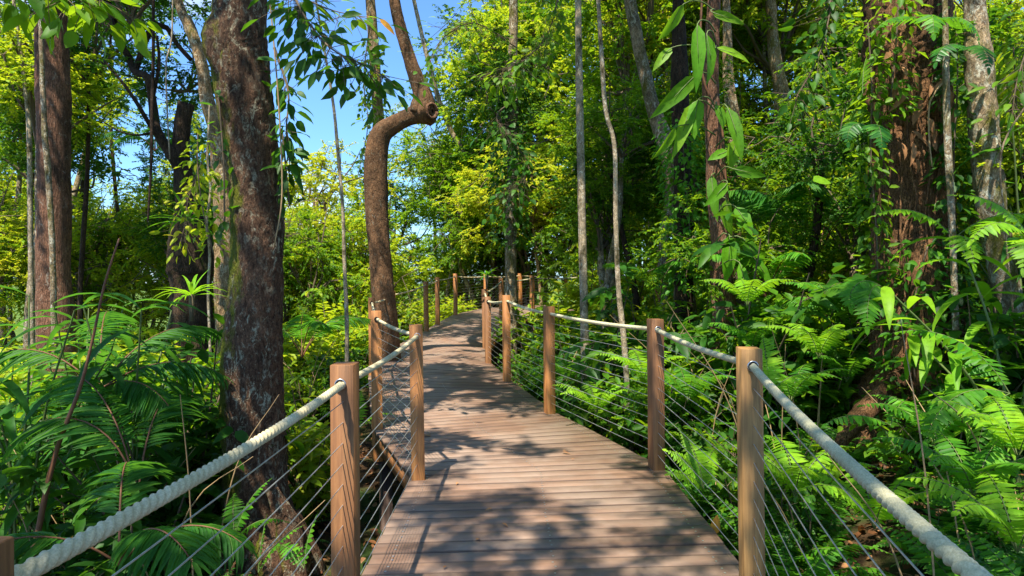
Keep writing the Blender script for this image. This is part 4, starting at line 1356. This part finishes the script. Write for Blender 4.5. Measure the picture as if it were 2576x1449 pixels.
palmobj("palm with a broad glossy arching frond at the left edge", 345, 1260, 4.2,
        [(172, 1.15, 1.35, 2.5, .1), (150, 1.3, 1.25, 1.6, -.1), (105, 1.2, 1.1, 1.7, .2)], 'palm', .34, .026, 34)
palmobj("low dark palm spreading under the left rope", 300, 1420, 3.3,
        [(320, .8, .9, 1.6, .1), (355, .70, .8, 1.5, .1), (215, .8, .8, 1.6, .1), (120, .9, 1.0, 1.6, .1)], 'palm', .32, .026, 28)
palmobj("fine-leaved palm behind the cables in front of the mossy trunk", 250, 980, 5.0,
        [(20, .9, .6, 1.3, .1), (-25, .8, .4, 1.3, .1), (60, 1.2, .9, 1.5, .1), (120, 1.3, 1.0, 1.5, .1), (170, 1.2, .7, 1.5, .1)], 'palm', .34, .028, 32)
palmobj("dark fan of palm fronds between the climber trunk and shaggy trunk", 2060, 640, 8.6,
        [(a3, 1.6, 1.1, 1.4, .1) for a3 in (0, 50, 100, 150, 190, 235, 300)], 'palm', .5, .035, 34)
palmobj("arching palm low on the bank left of the shaggy trunk", 2170, 860, 6.9, [(a3, 1.0, 1.1, 1.6, .1) for a3 in (10, 80, 150, 200, 260, 320)], 'fern', .26, .026, 28)
palmobj("feathery palm behind the climber trunk's foot", 1930, 760, 7.9, [(a3, 1.1, 1.2, 1.6, .1) for a3 in (20, 90, 150, 210, 280)], 'fern', .28, .026, 30)
palmobj("sunlit palm fronds standing right of the slender stems", 1660, 760, 9.5, [(a3, 1.1, 1.2, 1.6, .1) for a3 in (0, 70, 140, 200, 270)], 'fern', .28, .026, 28)
palmobj("palm behind the pale trunk at the right edge", 2470, 520, 7.4, [(a3, 1.4, 1.0, 1.5, .1) for a3 in (10, 70, 130, 190, 250)], 'fern', .45, .034, 30)
palmobj("feathery palm crown in the sky gap left of the gnarled tree", 390, 380, 11.5, [(a3, .9, .9, 1.8, .1) for a3 in (0, 60, 120, 170, 220, 300)], 'palm', .3, .02, 26)
palmobj("low palm glowing green beyond the mossy trunk", 760, 900, 8.0, [(a3, 1.0, 1.1, 1.5, .1) for a3 in (0, 50, 110, 170, 230, 300)], 'fern', .3, .026, 26)

LLm = [LL[0].mesh("long_leaves", ['palm', 'stem']), LL[1].mesh("long_leaves", ['fern_lime', 'stem'])]
for u, dd, s, kd, lab in [(330, 5.2, 1.45, 0, "tall cane plant with long dark drooping leaves at the left"), (60, 5.0, 1.5, 0, "tall lance-leaved plant at the far left edge"),
                          (210, 6.4, 1.5, 0, "long-leaved cane plant below the straight reddish trunk"), (20, 7.5, 1.5, 1, "sunlit lance-leaved plant behind the left edge leaves"),
                          (470, 8.6, 1.1, 1, "bright strap-leaved plant at the foot of the gnarled tree"), (2560, 4.6, 1.6, 1, "tall plant with bright narrow leaves at the right edge"),
                          (2590, 5.6, 1.6, 0, "dark narrow-leaved plant behind the right edge ferns")]:
    x = (u - 1288) / F * dd; z = float(gz(x, dd))
    tag(inst(LLm[kd], "cane_plant", None, (x, dd, z), (0, 0, u * .1), s), lab, "plant")

SHm = [SH[0].mesh("shrub", ['leaf_mid', 'twig']), SH[1].mesh("shrub", ['leaf_dark', 'twig']), SH[2].mesh("shrub", ['leaf_dark', 'twig']), SH[2].mesh("shrub", ['leaf_bright', 'twig'])]
for u, dd, s, kd, lab in [(450, 5.6, 1.5, 2, "dark broad-leaved shrub left of the mossy trunk"), (120, 7.0, 1.8, 1, "dense shrub at the foot of the straight reddish trunk"),
                          (380, 7.4, 1.8, 0, "mid-green shrub behind the cane plants"), (560, 7.2, 1.3, 0, "leafy shrub against the cream trunk"),
                          (790, 6.6, 1.0, 3, "bright shrub behind the first left post"), (1440, 9.9, 1.1, 2, "glossy shrub behind the orange right-hand posts"),
                          (1375, 13.6, 1.5, 0, "leafy shrub hiding the far bend of the boardwalk"), (1450, 14.2, 1.9, 3, "bright shrub beyond the right-hand bend of the boardwalk"),
                          (1560, 8.6, 1.6, 2, "dark shrub behind the slender stems"), (1680, 7.0, 1.3, 0, "shrub behind the thin crooked stem"),
                          (1930, 7.2, 1.7, 2, "dark shrub at the foot of the climber trunk"), (2120, 7.0, 1.6, 0, "leafy shrub left of the shaggy trunk"),
                          (2440, 5.2, .9, 2, "glossy broad-leaved shrub below the pale trunk")]:
    x = (u - 1288) / F * dd; z = float(gz(x, dd))
    tag(inst(SHm[kd], "shrub", None, (x, dd, z), (0, 0, u * .1), s), lab, "shrub")

# climber with long strap leaves on the brown trunk
clb = P(1810, 850, 7.7)
root = thing("climber", "climbing plant with long bright leaves on the brown trunk", "climbing plant", clb)
mb = MB()
tube(mb, [P(1770, -80, 7.6), P(1762, 120, 7.6), P(1775, 220, 7.6), P(1812, 300, 7.65), P(1825, 440, 7.6), P(1830, 600, 7.6), P(1815, 850, 7.7)], [.012, .014, .015, .013, .012, .011, .010], 6, .08, .15)
mb.build("stem", "redstem", root, smooth=True)
CL = [(1755, 60, 1758, 235, 38), (1778, 85, 1800, 215, 42), (1690, 120, 1640, 175, 26), (1750, 190, 1640, 300, 40), (1757, 250, 1740, 350, 44), (1742, 260, 1695, 400, 36),
      (1800, 262, 1830, 325, 36), (1830, 270, 1878, 405, 36), (1790, 30, 1880, 60, 24), (1800, 120, 1900, 150, 22), (1700, 320, 1652, 405, 24), (1830, 380, 1780, 400, 26), (1845, 425, 1935, 445, 30),
      (1830, 460, 1775, 520, 30), (1828, 500, 1830, 600, 40), (1850, 520, 1900, 590, 38), (1835, 590, 1832, 720, 42), (1870, 600, 1930, 690, 36), (1790, 440, 1800, 560, 30), (1850, 350, 1838, 430, 34),
      (1720, 10, 1660, 110, 30), (1890, 640, 1960, 740, 26), (1860, 660, 1890, 790, 28)]
for a, b, c, e, w in CL:
    mb = MB()
    gg = np.random.default_rng(a + b)
    dd = 7.3 + gg.uniform(-.2, .2)
    p0, p1 = P(a, b, dd), P(c, e, dd - gg.uniform(0, .25))
    D = p1 - p0; L = np.linalg.norm(D)
    tb = P(1800, min(b + 20, 700), 7.6)
    tube(mb, [tb, (tb + p0) / 2 + np.array([0, -.03, .06]), p0, p0 + D * .5], [.009, .008, .006, .003], 5, .06, mat=1)
    side = nrm(np.cross(D, [0, 1.0, 0]) + np.array([0, gg.normal(0, .3), 0])) 
    N = nrm(np.cross(side, D)); 
    if N[1] > 0: N = -N
    leaves(mb, [p0], [D], [N + np.array([0, 0, .3])], L * .92, w / F * dd * .98, T_LANCE)
    mb.build("leaf", ['climb', 'stem'], root)

# overhanging broad leaves
def bough(label, pts, d, nleaf, L, W, mat, seed, spread=.22, tm=None):
    g = np.random.default_rng(seed)
    w = np.array([P(u, v, d + dd) for u, v, dd in pts])
    mb = MB(); C = catmull(w, .06)
    tube(mb, C, np.linspace(.012, .004, len(C)), 6, mat=1)
    idx = g.integers(len(C) // 6, len(C), nleaf)
    pos = C[idx]
    T = nrm(np.gradient(C, axis=0))[idx]
    dirs = nrm(g.normal(0, 1, (nleaf, 3)) * np.array([1, .7, .6]) + T * .5 - np.array([0, 0, .5]))
    start = pos + dirs * g.uniform(.02, spread, (nleaf, 1))
    for a, b in zip(pos, start):
        tube(mb, [a, b], [.003, .002], 3, mat=1, cap=False)
    leaves(mb, start, dirs, np.array([0, -.25, 1.]) + g.normal(0, .45, (nleaf, 3)), L * g.uniform(.6, 1.15, nleaf), W * g.uniform(.7, 1.15, nleaf), tm or T_LANCE, 0)
    o = mb.build("leafy_branch", [mat, 'twig'], None, tuple(C[0]))
    return tag(o, label, "branch")


bough("branch of large dark leaves hanging right of the mossy trunk's top", [(690, -120, .3), (760, 30, .2), (830, 120, 0), (910, 160, 0), (965, 190, 0)], 4.6, 120, .15, .065, 'leaf_dark', 1, .30, T_BROAD)
bough("drooping branch of dark leaves beside the mossy trunk", [(690, 120, .5), (725, 230, .4), (720, 330, .3), (730, 420, .3)], 5.0, 60, .15, .065, 'leaf_dark', 2, .15)
bough("leaves overhanging the top left corner", [(-40, -160, 0), (60, -60, 0), (150, -20, 0), (250, 0, .1), (330, 40, .2)], 4.0, 80, .18, .085, 'leaf_mid', 3, .3)
bough("broad leaves hanging over the top edge left of centre", [(560, -140, 1), (700, -40, .6), (820, 20, .4), (900, 40, .3)], 5.5, 50, .18, .06, 'leaf_mid', 4, .3)
bough("branch of green leaves hanging at the top right between climber and shaggy trunk", [(2080, -160, 1), (2090, 0, .8), (2060, 140, .6), (2000, 250, .5)], 6.2, 120, .15, .06, 'leaf_dark', 5, .45)
bough("leafy branch at the right edge above the palm", [(2700, -100, 1), (2610, 60, .5), (2560, 200, .3), (2540, 330, .3)], 5.2, 110, .17, .05, 'leaf_mid', 6, .35)
bough("small leafy branch against the sky right of the bent trunk", [(1300, 120, 2), (1200, 60, 1), (1120, 90, .5), (1080, 160, .3)], 9.5, 140, .12, .06, 'leaf_mid', 7, .5)
bough("leafy twigs hanging from the pale trunk behind the elbow", [(930, 60, 1), (915, 200, .8), (925, 310, .5), (905, 430, .4)], 12, 110, .12, .07, 'leaf_mid', 8, .25)
bough("large-leaved branch above the far boardwalk", [(1420, -100, 1), (1380, 80, .5), (1300, 160, .2), (1220, 190, .2)], 10, 200, .16, .09, 'leaf_mid', 9, .6)
bough("dark leafy branch on the mottled trunk, upper part", [(1300, 250, .5), (1250, 300, .3), (1330, 420, .1), (1260, 500, 0)], 12.5, 220, .16, .09, 'leaf_dark', 10, .7)
bough("yellow-green vine leaves on the gnarled tree stem", [(520, 380, 0), (490, 450, -.1), (470, 520, -.2), (460, 600, -.2)], 8.8, 90, .13, .05, 'leaf_yellow', 11, .3)

def ivy(label, pts, d, w, n, L, W, mat, seed):
    """leafy vine wrapped round a stem: leaves all about a path, w = half width in pixels"""
    g = np.random.default_rng(seed)
    C = catmull(np.array([P(u, v, d) for u, v in pts]), .05)
    mb = MB(); r = w / F * d
    tube(mb, C + np.array([0, -.02, 0]), np.full(len(C), .007), 5, mat=1)
    i = g.integers(0, len(C), n); a = g.uniform(0, 6.28, n)
    rr = r * g.uniform(.5, 1.15, n)
    off = np.stack([np.cos(a) * rr, np.sin(a) * rr, g.normal(0, .04, n)], 1)
    D = off * .8 / np.maximum(r, .01) + np.array([0, 0, -.5]) + g.normal(0, .35, (n, 3))
    leaves(mb, C[i] + off, D, np.array([0, -.3, 1.]) + off / max(r, .01) * .6 + g.normal(0, .3, (n, 3)), L * g.uniform(.6, 1.2, n), W * g.uniform(.7, 1.2, n), T_BROAD, 0)
    o = mb.build("leafy_vine", [mat, 'twig'], None, tuple(C[-1]))
    return tag(o, label, "vine")


ivy("leafy vine clothing the mottled trunk from mid height down", [(1300, 180), (1290, 330), (1275, 480), (1290, 620)], 13.6, 52, 900, .12, .07, 'leaf_dark', 1)
ivy("vine with fine leaves on the dark trunk behind the climber", [(1715, 300), (1722, 450), (1735, 600), (1720, 730)], 9.0, 60, 900, .10, .045, 'fern', 2)
ivy("leafy vine around the lower part of the leaning moss-patched trunk", [(1680, 380), (1700, 480), (1712, 600)], 9.8, 34, 320, .09, .05, 'leaf_mid', 3)
ivy("round-leaved vine on the pale trunk behind the elbow", [(936, 100), (944, 180), (948, 250), (952, 310)], 13.2, 24, 150, .13, .09, 'leaf_mid', 4)
ivy("curtain of leaves on the left flank of the shaggy trunk", [(2180, 60), (2190, 220), (2188, 400), (2200, 560), (2205, 700)], 5.8, 34, 420, .10, .045, 'leaf_mid', 5)
ivy("leaves and tendrils between the shaggy trunk and the pole stem", [(2400, 30), (2405, 200), (2395, 420), (2400, 640), (2390, 820)], 5.7, 40, 420, .10, .045, 'leaf_dark', 6)
ivy("vine leaves low on the front of the shaggy trunk", [(2330, 620), (2300, 740), (2290, 860), (2300, 960)], 5.75, 70, 260, .10, .045, 'fern', 11)
ivy("trailing vine on the upper front of the shaggy trunk", [(2260, -40), (2250, 120), (2235, 280)], 5.75, 45, 170, .10, .045, 'leaf_mid', 12)
ivy("leafy vine climbing the far side of the pale trunk at the right edge", [(2545, 120), (2555, 300), (2570, 480), (2600, 640)], 5.9, 50, 380, .11, .045, 'leaf_bright', 7)
ivy("small-leaved vine on the right side of the big mossy trunk", [(712, 330), (722, 430), (730, 520)], 5.35, 16, 46, .11, .045, 'leaf_dark', 8)
ivy("sparse vine on the left side of the big mossy trunk", [(552, 230), (560, 330), (566, 430), (568, 560)], 5.35, 18, 44, .11, .05, 'leaf_dark', 9)
ivy("lit leafy vine hanging beside the cream trunk", [(500, 330), (500, 430), (515, 540), (540, 640)], 7.4, 34, 150, .10, .05, 'leaf_bright', 10)

# strap-leaved epiphytes
def rosette(label, u, v, d, n, L, W, mat, seed, z=None):
    g = np.random.default_rng(seed); b = P(u, v, d); mb = MB()
    a = np.arange(n) * 2.4
    el = g.uniform(.1, 1.3, n)
    D = np.stack([np.cos(a) * np.cos(el), np.sin(a) * np.cos(el), np.sin(el)], 1)
    blade(mb, np.tile(b, (n, 1)), D, L * g.uniform(.7, 1.1, n), W, g.uniform(.4, 1.3, n), 0)
    tube(mb, [b + np.array([0, 0, -.25]), b + np.array([0, 0, .02])], [.02, .03], 6, mat=1)
    return tag(mb.build("epiphyte", [mat, 'twig'], None, tuple(b)), label, "plant")


rosette("glowing strap-leaved rosette left of the mossy trunk", 482, 745, 6.8, 18, .42, .035, 'fern_lime', 1)
rosette("dark spiky rosette sitting above the far railing post", 1225, 694, 12.6, 18, .26, .03, 'fern', 2)
rosette("bird's nest fern on the side of the gnarled stem", 470, 560, 8.9, 20, .6, .05, 'fern', 3)

# single fallen and hanging leaves
def single(label, p, D, N, L, W, mat, name="fallen_leaf"):
    mb = MB(); leaves(mb, [p], [D], [N], L, W, T_LANCE)
    return tag(mb.build(name, [mat], None, tuple(np.asarray(p))), label, "leaf")


single("curled orange leaf leaning at the deck edge by the yellow post", P(1795, 1345, 3.85), (.25, .1, 1), (-.2, -1, .2), .11, .055, 'orange')
single("small brown leaf lying on the deck beyond the second left post", (-.80, 6.0, .012), (1, .2, 0.02), (0, 0, 1), .11, .035, 'dead')
single("tiny brown leaf on the planks left of the second right post", (.40, 5.45, .012), (1, -.4, 0.02), (0, 0, 1), .07, .03, 'dead')
single("small yellow-brown leaf on the near planks", (-.33, 3.30, .012), (.3, 1, 0.02), (0, 0, 1), .04, .015, 'dead')
single("orange leaf against the sky left of the bent trunk's top", P(955, 48, 5.2), (1, 0, -.9), (0, -1, .5), .16, .045, 'orange', "hanging_leaf")
single("round light green leaf between the climber and shaggy trunks", P(2045, 455, 5.6), (1, 0, 0.05), (0, -.6, .8), .16, .15, 'fern_lime', "hanging_leaf")
gq = np.random.default_rng(44)
for k in range(12):
    yy = gq.uniform(2.9, 9); xl = np.interp(yy, LEn[:, 1], LEn[:, 0]); xr = np.interp(yy, REn[:, 1], REn[:, 0])
    xx = gq.uniform(xl + .1, xr - .1)
    single("small dry leaf lying on the boardwalk planks", (xx, yy, .012), (gq.normal(), gq.normal(), .03), (0, 0, 1), gq.uniform(.03, .06), gq.uniform(.012, .025), 'dead')['group'] = "small dry leaves on the boardwalk"
gd = np.random.default_rng(6)
for k in range(24):
    a, b = float(np.clip(gd.normal(2335, 42), 2240, 2410)), gd.uniform(90, 400)
    p = P(a, b, 5.70)
    mb = MB()
    leaves(mb, [p], [(gd.normal(0, .45), gd.normal(-.2, .2), -1)], [(gd.normal(0, .5), -1, gd.normal(.3, .3))], gd.uniform(.09, .24), gd.uniform(.03, .07), T_LANCE)
    tag(mb.build("dead_leaf", ["dead"], None, tuple(p)), "brown dead leaf caught on the upper part of the shaggy trunk", "leaf", "dead leaves caught on the shaggy trunk")
